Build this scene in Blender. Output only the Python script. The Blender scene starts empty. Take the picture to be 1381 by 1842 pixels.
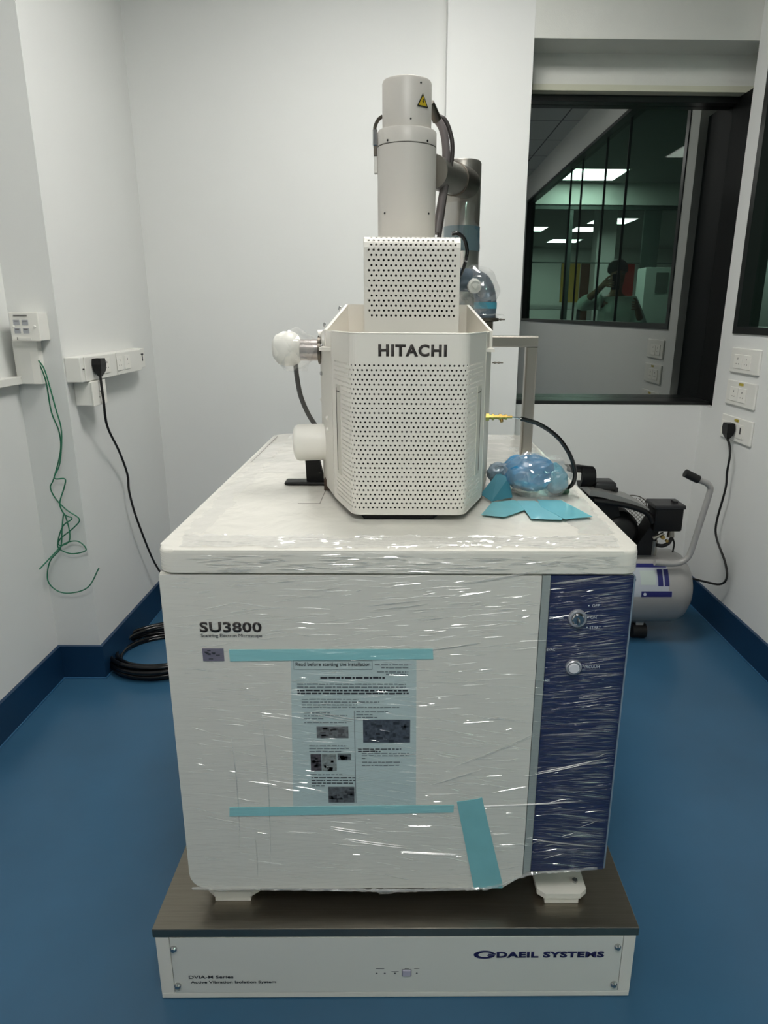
import bpy, bmesh, math, random
from mathutils import Vector, Matrix, noise
random.seed(7)
S = bpy.context.scene
COL = S.collection
R = math.radians

# ------------------------------------------------------------------ camera
FPX = 1224.17
cd = bpy.data.cameras.new('camera'); cam = bpy.data.objects.new('camera', cd); COL.objects.link(cam)
cd.sensor_fit = 'VERTICAL'; cd.sensor_height = 36.0; cd.sensor_width = 36.0*1381/1842
cd.lens = 36.0*FPX/1842
cd.shift_x = -(736.58-690.5)/1842
cd.clip_start = 0.02; cd.clip_end = 60
vr = Vector((0.99991633, -0.01075826, 0.00718342)); vu = Vector((-0.00388831, 0.27966818, 0.96008884)); vf = Vector((0.01233786, 0.96003644, -0.27960295))
cam.matrix_world = Matrix(((vr.x, vu.x, -vf.x, 0), (vr.y, vu.y, -vf.y, 0), (vr.z, vu.z, -vf.z, 1.2718), (0, 0, 0, 1)))
S.camera = cam
# ------------------------------------------------------------------ world, exposure
wd = bpy.data.worlds.new('world'); S.world = wd; wd.use_nodes = True
wd.node_tree.nodes['Background'].inputs[0].default_value = (0.5, 0.52, 0.55, 1)
wd.node_tree.nodes['Background'].inputs[1].default_value = 0.05
S.view_settings.view_transform = 'Standard'; S.view_settings.look = 'None'
S.view_settings.exposure = 1.22; S.view_settings.gamma = 1.0; S.view_settings.use_curve_mapping = False
PANEL = 11.0        # radiance of this room's ceiling panels
OFFICE = 11.0       # radiance of the neighbouring office's panels


# ------------------------------------------------------------------ materials
def sr(c):
    return tuple((v/12.92 if v <= .04045 else ((v+.055)/1.055)**2.4) for v in c)


MATS = {}


def mat(name, rgb, rough=.5, metal=0., spec=.5, coat=0., bump=0., bscale=200., var=0., vscale=3., stretch=None, trans=0., emit=0.):
    if name in MATS: return MATS[name]
    m = bpy.data.materials.new(name); m.use_nodes = True; nt = m.node_tree; b = nt.nodes['Principled BSDF']
    c = (*sr(tuple(v/255 for v in rgb)), 1)
    b.inputs['Base Color'].default_value = c; b.inputs['Roughness'].default_value = rough
    b.inputs['Metallic'].default_value = metal; b.inputs['Specular IOR Level'].default_value = spec
    b.inputs['Coat Weight'].default_value = coat; b.inputs['Coat Roughness'].default_value = .06
    if trans: b.inputs['Transmission Weight'].default_value = trans
    if emit:
        b.inputs['Emission Color'].default_value = c; b.inputs['Emission Strength'].default_value = emit
    tc = nt.nodes.new('ShaderNodeTexCoord'); mp = nt.nodes.new('ShaderNodeMapping'); nt.links.new(tc.outputs['Object'], mp.inputs[0])
    if stretch: mp.inputs['Scale'].default_value = stretch
    if bump:
        n = nt.nodes.new('ShaderNodeTexNoise'); n.inputs['Scale'].default_value = bscale; n.inputs['Detail'].default_value = 4
        nt.links.new(mp.outputs[0], n.inputs['Vector'])
        bp = nt.nodes.new('ShaderNodeBump'); bp.inputs['Strength'].default_value = bump; bp.inputs['Distance'].default_value = .002
        nt.links.new(n.outputs['Fac'], bp.inputs['Height']); nt.links.new(bp.outputs[0], b.inputs['Normal'])
    if var:
        n = nt.nodes.new('ShaderNodeTexNoise'); n.inputs['Scale'].default_value = vscale; n.inputs['Detail'].default_value = 6
        nt.links.new(mp.outputs[0], n.inputs['Vector'])
        mr = nt.nodes.new('ShaderNodeMapRange'); mr.inputs[1].default_value = .3; mr.inputs[2].default_value = .7
        mr.inputs[3].default_value = 1-var; mr.inputs[4].default_value = 1.0
        nt.links.new(n.outputs['Fac'], mr.inputs[0])
        mx = nt.nodes.new('ShaderNodeVectorMath'); mx.operation = 'SCALE'; mx.inputs[0].default_value = c[:3]
        nt.links.new(mr.outputs[0], mx.inputs['Scale']); nt.links.new(mx.outputs[0], b.inputs['Base Color'])
    MATS[name] = m
    return m


def filmed(name, rgb, rough=.45, tilt=8., amount=.9, streak=.7):
    """painted sheet metal under tight stretch film: the film is a glossy coat with drawn-out wrinkles"""
    m = mat(name, rgb, rough)
    nt = m.node_tree; b = nt.nodes['Principled BSDF']
    b.inputs['Coat Weight'].default_value = amount; b.inputs['Coat Roughness'].default_value = .1; b.inputs['Coat IOR'].default_value = 1.5
    tc = nt.nodes.new('ShaderNodeTexCoord')
    hs = []
    for sx, sz, rot, w in ((3.2, 95., tilt, 1.), (5., 150., -tilt*.8, .8), (14., 40., 20., .35)):
        mp = nt.nodes.new('ShaderNodeMapping'); mp.vector_type = 'POINT'
        mp.inputs['Rotation'].default_value = (0, R(rot), 0); mp.inputs['Scale'].default_value = (sx, sx, sz)
        # rotate first, then stretch: two mapping nodes
        mp0 = nt.nodes.new('ShaderNodeMapping'); mp0.inputs['Rotation'].default_value = (0, R(rot), 0)
        mp.inputs['Rotation'].default_value = (0, 0, 0)
        nt.links.new(tc.outputs['Object'], mp0.inputs[0]); nt.links.new(mp0.outputs[0], mp.inputs[0])
        n = nt.nodes.new('ShaderNodeTexNoise'); n.inputs['Scale'].default_value = 1.; n.inputs['Detail'].default_value = 3; n.inputs['Distortion'].default_value = .6
        nt.links.new(mp.outputs[0], n.inputs['Vector'])
        k = nt.nodes.new('ShaderNodeMath'); k.operation = 'MULTIPLY'; k.inputs[1].default_value = w; nt.links.new(n.outputs['Fac'], k.inputs[0]); hs.append(k)
    a = nt.nodes.new('ShaderNodeMath'); a.operation = 'ADD'; nt.links.new(hs[0].outputs[0], a.inputs[0]); nt.links.new(hs[1].outputs[0], a.inputs[1])
    a2 = nt.nodes.new('ShaderNodeMath'); a2.operation = 'ADD'; nt.links.new(a.outputs[0], a2.inputs[0]); nt.links.new(hs[2].outputs[0], a2.inputs[1])
    bp = nt.nodes.new('ShaderNodeBump'); bp.inputs['Strength'].default_value = streak; bp.inputs['Distance'].default_value = .012
    nt.links.new(a2.outputs[0], bp.inputs['Height']); nt.links.new(bp.outputs[0], b.inputs['Coat Normal'])
    return m


def film_mat(name, tr=.6, rough=.08, milk=.5, tint=(1, 1, 1)):
    """clear plastic film: mostly see-through, partly mirror-like, partly milky where it is creased"""
    m = bpy.data.materials.new(name); m.use_nodes = True; nt = m.node_tree; nt.nodes.remove(nt.nodes['Principled BSDF'])
    out = nt.nodes['Material Output']
    t = nt.nodes.new('ShaderNodeBsdfTransparent'); t.inputs[0].default_value = (*tint, 1)
    g = nt.nodes.new('ShaderNodeBsdfGlossy'); g.inputs['Roughness'].default_value = rough; g.inputs[0].default_value = (1, 1, 1, 1)
    d = nt.nodes.new('ShaderNodeBsdfDiffuse'); d.inputs[0].default_value = (.86, .86, .84, 1)
    m1 = nt.nodes.new('ShaderNodeMixShader'); m1.inputs[0].default_value = milk
    nt.links.new(g.outputs[0], m1.inputs[1]); nt.links.new(d.outputs[0], m1.inputs[2])
    mx = nt.nodes.new('ShaderNodeMixShader'); mx.inputs[0].default_value = 1-tr
    nt.links.new(t.outputs[0], mx.inputs[1]); nt.links.new(m1.outputs[0], mx.inputs[2]); nt.links.new(mx.outputs[0], out.inputs[0])
    return m


WALL = mat('wall_paint', (224, 225, 222), .7, bump=.08, bscale=260, var=.035, vscale=2.2)
WALLD = mat('wall_paint_lintel', (214, 215, 208), .8, bump=.25, bscale=300, var=.05, vscale=9)
FLOORM = mat('blue_epoxy_floor', (52, 94, 124), .3, bump=.04, bscale=14, var=.16, vscale=3.2)
NAVY = mat('navy_skirting', (14, 52, 84), .4, var=.15, vscale=4)
NAVYL = mat('skirting_cove', (42, 88, 124), .35)
BLACK = mat('black_frame', (14, 16, 16), .35)
JAMB = mat('black_jamb_panel', (10, 12, 12), .6, spec=.2)
CREAM = mat('cream_strip', (196, 196, 176), .6)
WHITE = mat('machine_white', (226, 222, 213), .42)
WHITE2 = mat('machine_white_column', (214, 209, 201), .38)
COVER = mat('perforated_white', (230, 226, 217), .45)
PLAS = mat('white_plastic', (228, 227, 220), .35)
PLASY = mat('white_plastic_cap', (236, 234, 226), .4)
DARK = mat('dark_interior', (16, 16, 16), .8)
BLK = mat('black_plastic', (10, 10, 11), .45, spec=.35)
BLKG = mat('black_gloss_cable', (10, 10, 12), .18)
RUB = mat('black_rubber', (14, 14, 14), .6)
GREYR = mat('grey_cable', (70, 70, 68), .45)
HOSE = mat('violet_grey_hose', (120, 112, 112), .4)
STEEL = mat('brushed_steel', (168, 163, 154), .28, 1., bump=.15, bscale=30, stretch=(40, 40, 1))
STEELP = mat('steel_pipe', (172, 168, 160), .36, 1., var=.15, vscale=9)
STEELD = mat('dark_steel', (104, 98, 90), .36, 1.)
PLATE = mat('steel_top_plate', (150, 143, 132), .33, 1., bump=.12, bscale=8, stretch=(2, 60, 2), var=.15, vscale=5)
PLATEE = mat('steel_plate_edge', (104, 102, 94), .38, 1.)
CHROME = mat('chrome', (190, 190, 190), .15, 1.)
BRASS = mat('brass', (190, 160, 90), .25, 1.)
GREEN = mat('green_wire', (28, 112, 80), .4)
TAPE = mat('blue_green_tape', (122, 192, 202), .35, coat=.5, var=.12, vscale=30)
BLUEP = filmed('navy_control_panel', (15, 29, 74), .4, tilt=6., amount=.9, streak=1.)
FILMW = filmed('white_panel_under_film', (216, 214, 206), .5, tilt=5., amount=.75, streak=.5)
LIDW = filmed('white_lid_front', (222, 219, 210), .45, tilt=1., amount=.8, streak=.7)
SILV = filmed('silver_strip', (150, 158, 156), .4, tilt=4., amount=.6)
TAPEF = filmed('blue_green_tape_under_film', (142, 200, 204), .4, tilt=5., amount=.8)
PAPER = filmed('pale_blue_paper_under_film', (184, 200, 200), .6, tilt=-14., amount=.8, streak=.6)
INK = mat('ink_dark', (48, 50, 56), .6)
INKG = mat('ink_grey', (112, 122, 126), .7)
INKL = mat('lettering_pale', (190, 196, 206), .5)
LOGO = mat('logo_dark_grey', (52, 46, 44), .5)
NAVYINK = mat('navy_ink', (22, 22, 78), .5)
FILM = film_mat('stretch_film_creases', .45, .22, .3)
FILMF = film_mat('stretch_film_fine', .76, .3, .7)
FILMN = film_mat('stretch_film_fine_panel', .86, .3, .5)
FILML = film_mat('stretch_film_rim', .62, .2, .5)
FILMC = film_mat('stretch_film_crumpled', .72, .16, .6)
FILMB = film_mat('clear_bag', .80, .1, .35)
TANK = mat('grey_tank_paint', (158, 157, 154), .35, coat=.3)


# ------------------------------------------------------------------ mesh helpers
def mk(name, bm, m, parent=None, smooth=None, solid=None):
    bmesh.ops.recalc_face_normals(bm, faces=bm.faces) if solid is None else None
    me = bpy.data.meshes.new(name); bm.to_mesh(me); bm.free()
    return mkme(name, me, m, parent, smooth, solid)


def mkme(name, me, m, parent=None, smooth=None, solid=None):
    for x in (m if isinstance(m, (list, tuple)) else (m,)): me.materials.append(x)
    if smooth:
        for p in me.polygons: p.use_smooth = True
        me.set_sharp_from_angle(angle=R(smooth))
    o = bpy.data.objects.new(name, me); COL.objects.link(o)
    if parent is not None:
        o.parent = parent; o.matrix_parent_inverse = Matrix.Translation(-root_loc(parent))
        # local data stays in world coordinates
    if solid:
        md = o.modifiers.new('thickness', 'SOLIDIFY'); md.thickness = solid; md.offset = 0
    return o


def root_loc(p):
    # parents are either Empties placed at their base or meshes whose own origin is the world origin
    v = Vector(p.location)
    q = p
    if q.parent is not None: return Vector((0, 0, 0))
    return v


def thing(name, label, cat, loc, group=None):
    o = bpy.data.objects.new(name, None); o.empty_display_size = .05; o.location = loc; COL.objects.link(o)
    o['label'] = label; o['category'] = cat
    if group: o['group'] = group
    return o


def tag(o, label, cat, group=None, kind=None):
    o['label'] = label; o['category'] = cat
    if group: o['group'] = group
    if kind: o['kind'] = kind
    return o


def struct(name, bm, m):
    o = mk(name, bm, m); o['kind'] = 'structure'; return o


def NB(): return bmesh.new()


def box(bm, x0, x1, y0, y1, z0, z1, bev=0, seg=2, axis=None):
    r = bmesh.ops.create_cube(bm, size=1)
    vs = r['verts']
    for v in vs:
        v.co = Vector((x0+(v.co.x+.5)*(x1-x0), y0+(v.co.y+.5)*(y1-y0), z0+(v.co.z+.5)*(z1-z0)))
    if bev:
        es = set(e for v in vs for e in v.link_edges)
        if axis is not None: es = [e for e in es if abs((e.verts[0].co-e.verts[1].co).normalized()[axis]) > .9]
        bmesh.ops.bevel(bm, geom=list(es), offset=bev, segments=seg, affect='EDGES', profile=.5)
    return bm


def B(*a, **k): return box(NB(), *a, **k)


def frame_of(d):
    d = d.normalized(); a = Vector((0, 0, 1)) if abs(d.z) < .9 else Vector((1, 0, 0))
    u = d.cross(a).normalized(); return u, d.cross(u).normalized()


def cyl(bm, p, q, r, r2=None, n=32, cap=True):
    p, q = Vector(p), Vector(q); r2 = r if r2 is None else r2
    u, v = frame_of(q-p)
    A = [bm.verts.new(p+(u*math.cos(2*math.pi*i/n)+v*math.sin(2*math.pi*i/n))*r) for i in range(n)]
    C = [bm.verts.new(q+(u*math.cos(2*math.pi*i/n)+v*math.sin(2*math.pi*i/n))*r2) for i in range(n)]
    for i in range(n): bm.faces.new((A[i], A[(i+1) % n], C[(i+1) % n], C[i]))
    if cap: bm.faces.new(A[::-1]); bm.faces.new(C)
    return bm


def lathe(bm, prof, origin, axis=(0, 0, 1), n=40):
    """prof: (radius, distance along axis) list"""
    o = Vector(origin); d = Vector(axis).normalized(); u, v = frame_of(d)
    rings = []
    for r, h in prof:
        if r < 1e-6: rings.append([bm.verts.new(o+d*h)])
        else: rings.append([bm.verts.new(o+d*h+(u*math.cos(2*math.pi*i/n)+v*math.sin(2*math.pi*i/n))*r) for i in range(n)])
    for a, b in zip(rings, rings[1:]):
        for i in range(n):
            j = (i+1) % n
            if len(a) == 1 and len(b) == 1: continue
            if len(a) == 1: bm.faces.new((a[0], b[j], b[i]))
            elif len(b) == 1: bm.faces.new((a[i], a[j], b[0]))
            else: bm.faces.new((a[i], a[j], b[j], b[i]))
    for rg, rev in ((rings[0], True), (rings[-1], False)):
        if len(rg) > 1: bm.faces.new(rg[::-1] if rev else rg)
    return bm


def spline(pts, k=6):
    P = [Vector(p) for p in pts]
    if len(P) < 3: return P
    P = [P[0]*2-P[1]]+P+[P[-1]*2-P[-2]]; out = []
    for i in range(1, len(P)-2):
        for j in range(k):
            t = j/k; a, b, c, d = P[i-1:i+3]
            out.append(.5*((2*b)+(c-a)*t+(2*a-5*b+4*c-d)*t*t+(3*b-a-3*c+d)*t**3))
    out.append(P[-2]); return out


def tube(bm, pts, r, n=12, k=6, sm=True):
    P = spline(pts, k) if sm else [Vector(p) for p in pts]
    rad = r if callable(r) else (lambda t: r)
    d = (P[1]-P[0]).normalized(); u, v = frame_of(d); rings = []
    for i, p in enumerate(P):
        t = (P[min(i+1, len(P)-1)]-P[max(i-1, 0)]).normalized()
        u = (u-t*u.dot(t)).normalized(); v = t.cross(u); rr = rad(i/(len(P)-1))
        rings.append([bm.verts.new(p+(u*math.cos(2*math.pi*j/n)+v*math.sin(2*math.pi*j/n))*rr) for j in range(n)])
    for a, b in zip(rings, rings[1:]):
        for j in range(n): bm.faces.new((a[j], a[(j+1) % n], b[(j+1) % n], b[j]))
    bm.faces.new(rings[0][::-1]); bm.faces.new(rings[-1])
    return bm


def prism(bm, poly, axis, a, b):
    """poly of 2-D points extruded along axis 0/1/2 from a to b; the two coordinates are the other axes in order"""
    def P(p, t):
        l = list(p); l.insert(axis, t); return Vector(l)
    A = [bm.verts.new(P(p, a)) for p in poly]; C = [bm.verts.new(P(p, b)) for p in poly]; n = len(poly)
    bm.faces.new(A[::-1]); bm.faces.new(C)
    for i in range(n): bm.faces.new((A[i], A[(i+1) % n], C[(i+1) % n], C[i]))
    return bm


def rpoly(x0, x1, z0, z1, r, n=5, corners=(1, 1, 1, 1)):
    out = []
    for (cx, cz, a0), on in zip(((x0+r, z0+r, 180), (x1-r, z0+r, 270), (x1-r, z1-r, 0), (x0+r, z1-r, 90)), corners):
        if on:
            for i in range(n+1):
                a = R(a0+90*i/n); out.append((cx+r*math.cos(a), cz+r*math.sin(a)))
        else:
            out.append(((x0 if a0 in (180, 90) else x1), (z0 if a0 in (180, 270) else z1)))
    return out


def text(name, s, x0, x1, z0, z1, y, m, parent, bold=0., depth=.0004, slope=0., xform=None, spacing=1.):
    """lettering on a plane facing -Y, fitted to the box x0..x1, z0..z1"""
    cu = bpy.data.curves.new(name, 'FONT'); cu.body = s; cu.size = 1; cu.offset = bold; cu.space_character = spacing; cu.resolution_u = 3
    to = bpy.data.objects.new(name, cu); COL.objects.link(to)
    bpy.context.view_layer.update()
    me = bpy.data.meshes.new_from_object(to.evaluated_get(bpy.context.evaluated_depsgraph_get()))
    bpy.data.objects.remove(to); bpy.data.curves.remove(cu)
    xs = [v.co.x for v in me.vertices]; ys = [v.co.y for v in me.vertices]
    ax, bx, ay, by = min(xs), max(xs), min(ys), max(ys)
    for v in me.vertices:
        px = x0+(v.co.x-ax)/(bx-ax)*(x1-x0); pz = z0+(v.co.y-ay)/(by-ay)*(z1-z0)+slope*(px-x0)
        v.co = Vector((px, y, pz))
    bm = bmesh.new(); bm.from_mesh(me); bpy.data.meshes.remove(me)
    g = bmesh.ops.extrude_face_region(bm, geom=bm.faces[:])
    for e in g['geom']:
        if isinstance(e, bmesh.types.BMVert): e.co.y -= depth
    if xform:
        for v in bm.verts: v.co = xform(v.co)
    return mk(name, bm, m, parent)


# ================================================================== SETTING
XL, XN, YS, YB, XR = -1.0733, -1.2237, 2.2148, 3.03, 1.337
YE, CZ, YF = 2.93, 2.68, -2.3
SILL, WTOP = .890, 2.132
struct('floor', B(XN-.1, XR+.1, YF-.1, YB+.2, -.08, 0), FLOORM)
bm = NB(); box(bm, XN-.1, XR+.05, YF-.1, YB+.25, CZ, CZ+.08)
cm = mat('ceiling_tiles', (205, 206, 203), .8)
nt = cm.node_tree; br = nt.nodes.new('ShaderNodeTexBrick'); br.offset = 0; br.inputs['Scale'].default_value = 1
br.inputs['Brick Width'].default_value = .6; br.inputs['Row Height'].default_value = .6; br.inputs['Mortar Size'].default_value = .006
br.inputs['Color1'].default_value = br.inputs['Color2'].default_value = (*sr((.8, .81, .8)), 1); br.inputs['Mortar'].default_value = (.12, .12, .12, 1)
tcn = nt.nodes.new('ShaderNodeTexCoord'); nt.links.new(tcn.outputs['Object'], br.inputs[0]); nt.links.new(br.outputs[0], nt.nodes['Principled BSDF'].inputs[0])
struct('ceiling', bm, cm)
struct('wall_left_near', B(XN-.1, XN, YF-.1, YS, 0, CZ), WALL)
struct('wall_left_far', B(XN-.1, XL, YS, YB+.1, 0, CZ), WALL)
struct('wall_back', B(XL, .20, YB, YB+.15, 0, CZ), WALL)
bm = NB(); box(bm, .166, .490, YE, YB+.25, 0, CZ)
struct('wall_pillar', bm, WALL)
struct('wall_back_below_window', B(.490, XR+.05, YB, YB+.25, 0, SILL), WALL)
struct('wall_back_lintel', B(.4905, XR+.05, YE+.001, YB+.05, 2.265, CZ), WALLD)
struct('wall_back_pelmet', B(.4905, XR+.1, YB+.05, YB+.25, WTOP+.02, CZ), WALLD)
struct('trim_1', B(.4905, XR+.08, YB+.04, YB+.14, WTOP, WTOP+.022), CREAM)
# right wall with its long window
WY0, WY1, WZ0, WZ1 = -1.55, 2.822, 1.205, 2.44
bm = NB(); box(bm, XR, XR+.08, YF-.1, YE, 0, WZ0); box(bm, XR, XR+.08, YF-.1, YE, WZ1, CZ)
box(bm, XR, XR+.08, YF-.1, WY0, WZ0, WZ1); box(bm, XR, XR+.08, WY1, YE, WZ0, WZ1); box(bm, XR, XR+.08, YE, YB, 0, SILL)
struct('wall_right', bm, WALL)
struct('wall_front', B(XN-.1, XR+.1, YF-.1, YF, 0, CZ), WALL)
# skirtings
BH, BT = .127, .012
struct('baseboard_left_near', B(XN, XN+BT, YF, YS-BT, .0, BH), NAVY)
struct('baseboard_left_step', B(XN, XL+BT, YS-BT, YS, .0, BH), NAVY)
struct('baseboard_left_far', B(XL, XL+BT, YS, YB, .0, BH), NAVY)
struct('baseboard_back', B(XL+BT, .166, YB-BT, YB, .0, BH), NAVY)
struct('baseboard_pillar', B(.154, .502, YE-BT, YE, .0, BH), NAVY)
struct('baseboard_back_right', B(.49, XR-BT, YB-BT, YB, .0, BH), NAVY)
struct('baseboard_right', B(XR-BT, XR, YF, YB, .0, BH), NAVY)
for i, (a, b) in enumerate((((XN+BT, YF), (XN+BT, YS-BT)), ((XL+BT, YS-BT), (XL+BT, YB)), ((XR-BT, YF), (XR-BT, YB)), ((XN+BT, YS-BT), (XL+BT, YS-BT)))):
    bm = cyl(NB(), (*a, .0015), (*b, .0015), .004, n=8); struct('trim_%d' % (i+2), bm, NAVYL)
# interior window in the back wall: dark one-way glass, black frame
mg = bpy.data.materials.new('one_way_glass'); mg.use_nodes = True; nt = mg.node_tree; nt.nodes.remove(nt.nodes['Principled BSDF'])
g = nt.nodes.new('ShaderNodeBsdfGlossy'); g.inputs[0].default_value = (.97, 1, .97, 1); g.inputs['Roughness'].default_value = 0
df = nt.nodes.new('ShaderNodeBsdfDiffuse'); df.inputs[0].default_value = (.006, .008, .008, 1)
mx = nt.nodes.new('ShaderNodeMixShader'); mx.inputs[0].default_value = .32
nt.links.new(df.outputs[0], mx.inputs[1]); nt.links.new(g.outputs[0], mx.inputs[2]); nt.links.new(mx.outputs[0], nt.nodes['Material Output'].inputs[0])
w1 = struct('window_1', B(.4905, 1.374, 3.172, 3.178, SILL, WTOP), mg)
fr = NB(); box(fr, .4905, 1.374, YB+.005, 3.1715, SILL+.0005, .906, bev=.002); box(fr, .4905, 1.374, 3.12, 3.1715, 2.107, WTOP-.0005, bev=.002)
box(fr, .4905, .513, 3.06, 3.1715, .906, 2.107)
mk('window_frame', fr, BLACK, w1)
mk('jamb_panel', B(1.3745, 1.40, YE, 3.178, SILL+.0005, WTOP), JAMB, w1)
# window to the neighbouring office in the right wall
gl = bpy.data.materials.new('green_tinted_glass'); gl.use_nodes = True; nt = gl.node_tree; nt.nodes.remove(nt.nodes['Principled BSDF'])
t = nt.nodes.new('ShaderNodeBsdfTransparent'); t.inputs[0].default_value = (.74, .90, .82, 1)
g = nt.nodes.new('ShaderNodeBsdfGlossy'); g.inputs['Roughness'].default_value = 0
mx = nt.nodes.new('ShaderNodeMixShader'); mx.inputs[0].default_value = .025
nt.links.new(t.outputs[0], mx.inputs[1]); nt.links.new(g.outputs[0], mx.inputs[2]); nt.links.new(mx.outputs[0], nt.nodes['Material Output'].inputs[0])
w2 = struct('window_2', B(XR+.04, XR+.048, WY0, WY1, WZ0, WZ1), gl)
fr = NB(); ft = .035
box(fr, XR-.006, XR+.078, WY0, WY1, WZ0, WZ0+ft*.8); box(fr, XR-.006, XR+.078, WY0, WY1, WZ1-ft*.6, WZ1)
box(fr, XR-.006, XR+.078, WY1-ft, WY1, WZ0+ft*.8, WZ1-ft*.6); box(fr, XR-.006, XR+.078, WY0, WY0+ft, WZ0+ft*.8, WZ1-ft*.6)
mk('window_frame', fr, BLACK, w2)
fr = NB()
for y, w in ((1.76, .004), (1.27, .003), (.25, .003), (.62, .002)): box(fr, XR+.036, XR+.052, y, y+w, WZ0+ft*.8, WZ1-ft*.6)
mk('glass_joint', fr, BLACK, w2)


# ceiling lamps of this room
def panel(name, x0, x1, y0, y1, z, label, strength, group, col=(1, .985, .95)):
    t = thing(name, label, 'ceiling light', ((x0+x1)/2, (y0+y1)/2, z), group)
    f = NB(); w = .02
    box(f, x0-w, x1+w, y0-w, y0, z-.012, z-.001); box(f, x0-w, x1+w, y1, y1+w, z-.012, z-.001)
    box(f, x0-w, x0, y0, y1, z-.012, z-.001); box(f, x1, x1+w, y0, y1, z-.012, z-.001)
    mk('frame', f, PLAS, t)
    m = bpy.data.materials.new('lamp_diffuser'); m.use_nodes = True; b = m.node_tree.nodes['Principled BSDF']
    b.inputs['Emission Color'].default_value = (*col, 1); b.inputs['Emission Strength'].default_value = strength; b.inputs['Base Color'].default_value = (.8, .8, .8, 1)
    mk('diffuser', B(x0, x1, y0, y1, z-.008, z-.001), m, t)
    return t


panel('ceiling_light', -.25, .35, 1.55, 2.15, CZ, 'square recessed ceiling light above the microscope', PANEL, 'ceiling lights of the room')
panel('ceiling_light', -.35, .35, -.55, .15, CZ, 'square recessed ceiling light above the near end of the room', PANEL*.75, 'ceiling lights of the room')

# ================================================================== MICROSCOPE (one machine on its isolation platform)
FY = 1.054
sem = thing('electron_microscope', 'large white film-wrapped scanning electron microscope on the steel platform', 'microscope', (0, 1.6, .1706))
# cabinet body, its lower right corner cut back
poly = rpoly(-.3995, .387, .215, .8575, .035, corners=(1, 0, 0, 0))
poly = [p for p in poly if not (p[0] > .38 and p[1] < .22)]
i0 = max(i for i, p in enumerate(poly) if p[1] < .2151)
poly = poly[:i0+1]+[(.196, .215), (.245, .252), (.387, .256)]+poly[i0+1:]
body = mk('cabinet_body', prism(NB(), poly, 1, FY+.004, 2.165), FILMW, sem, 40)
bm = prism(NB(), rpoly(-.3995, .2335, .2155, .8570, .035, corners=(1, 0, 0, 0))[:-2]+[(.2335, .8570), (-.3995, .8570)], 1, FY, FY+.004)
bm.free()
door = [(-.3995+.035*(1-math.cos(R(a))), .215+.035*(1-math.sin(R(a)))) for a in (0, 18, 36, 54, 72, 90)]
door = [(-.3985, .8565)]+[(x+.001, z+.0005) for x, z in door]+[(.196, .2155), (.2335, .2435), (.2335, .8565)]
fd = mk('front_door', prism(NB(), door, 1, FY-.004, FY+.0035), FILMW, sem)
mk('silver_strip', prism(NB(), [(.2350, .246), (.2485, .254), (.2485, .8565), (.2350, .8565)], 1, FY-.003, FY+.0035), SILV, sem)
cp = mk('control_panel', prism(NB(), [(.2490, .2545), (.3865, .2585), (.3865, .8565), (.2490, .8565)], 1, FY-.004, FY+.0035), BLUEP, sem)
# panel edge trim
mk('panel_edge', B(.3868, .3895, FY-.0045, FY+.012, .262, .8565), mat('pale_edge', (120, 136, 152), .35), sem)
# lid
bm = prism(NB(), rpoly(-.4024, .3976, FY-.004, 2.172, .032, n=8), 2, .8605, .8997)
es = [e for e in bm.edges if abs(e.verts[0].co.z-.8997) < 1e-5 and abs(e.verts[1].co.z-.8997) < 1e-5]
bmesh.ops.bevel(bm, geom=es, offset=.007, segments=3, affect='EDGES', profile=.5)
lid = mk('worktop', bm, LIDW, sem, 40)
SEAM = mat('seam_dark', (90, 86, 80), .7)
mk('seam', B(-.3895, -.3885, 1.73, 2.12, .8995, .9002), SEAM, lid)
s = NB()
box(s, -.166, -.165, 1.335, 1.45, .8995, .9002); box(s, -.166, -.21, 1.335, 1.336, .8995, .9002)
mk('seam', s, SEAM, lid)
# feet
for x0, x1, y0 in ((-.373, -.274, 1.063), (.268, .364, 1.055)):
    f = NB(); prism(f, [(x0+.014, y0), (x1-.014, y0), (x1, y0+.012), (x1, y0+.11), (x0, y0+.11), (x0, y0+.012)], 2, .184, .1955)
    o = mk('levelling_foot', f, WHITE, sem)
    mk('foot_pad', B(x0+.014, x1-.016, y0+.002, y0+.09, .1708, .184, bev=.001), WHITE, o)
    if x0 > 0:
        b_ = NB(); cyl(b_, (x1-.018, y0+.03, .1955), (x1-.018, y0+.03, .2005), .0055, n=6); mk('bolt', b_, CHROME, o)
for x0, x1 in ((-.37, -.27), (.262, .354)):
    mk('levelling_foot', B(x0, x1, 1.98, 2.09, .1708, .216), WHITE, sem)
# brand and model lettering, hologram sticker
text('model_lettering', 'SU3800', -.3385, -.2345, .7535, .7725, FY-.0045, LOGO, fd, bold=.028, spacing=1.06)
text('model_lettering', 'Scanning Electron Microscope', -.3375, -.2345, .7425, .7505, FY-.0045, INK, fd)
st = mk('hologram_sticker', B(-.3372, -.3012, FY-.0052, FY-.004, .6995, .7232), filmed('hologram_foil', (112, 108, 124), .3), fd)
s = NB(); random.seed(3)
for k in range(9):
    x = -.3345+random.random()*.024; z = .7025+random.random()*.016; box(s, x, x+.004+random.random()*.004, FY-.0056, FY-.0052, z, z+.0018)
mk('sticker_print', s, INK, st)
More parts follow.
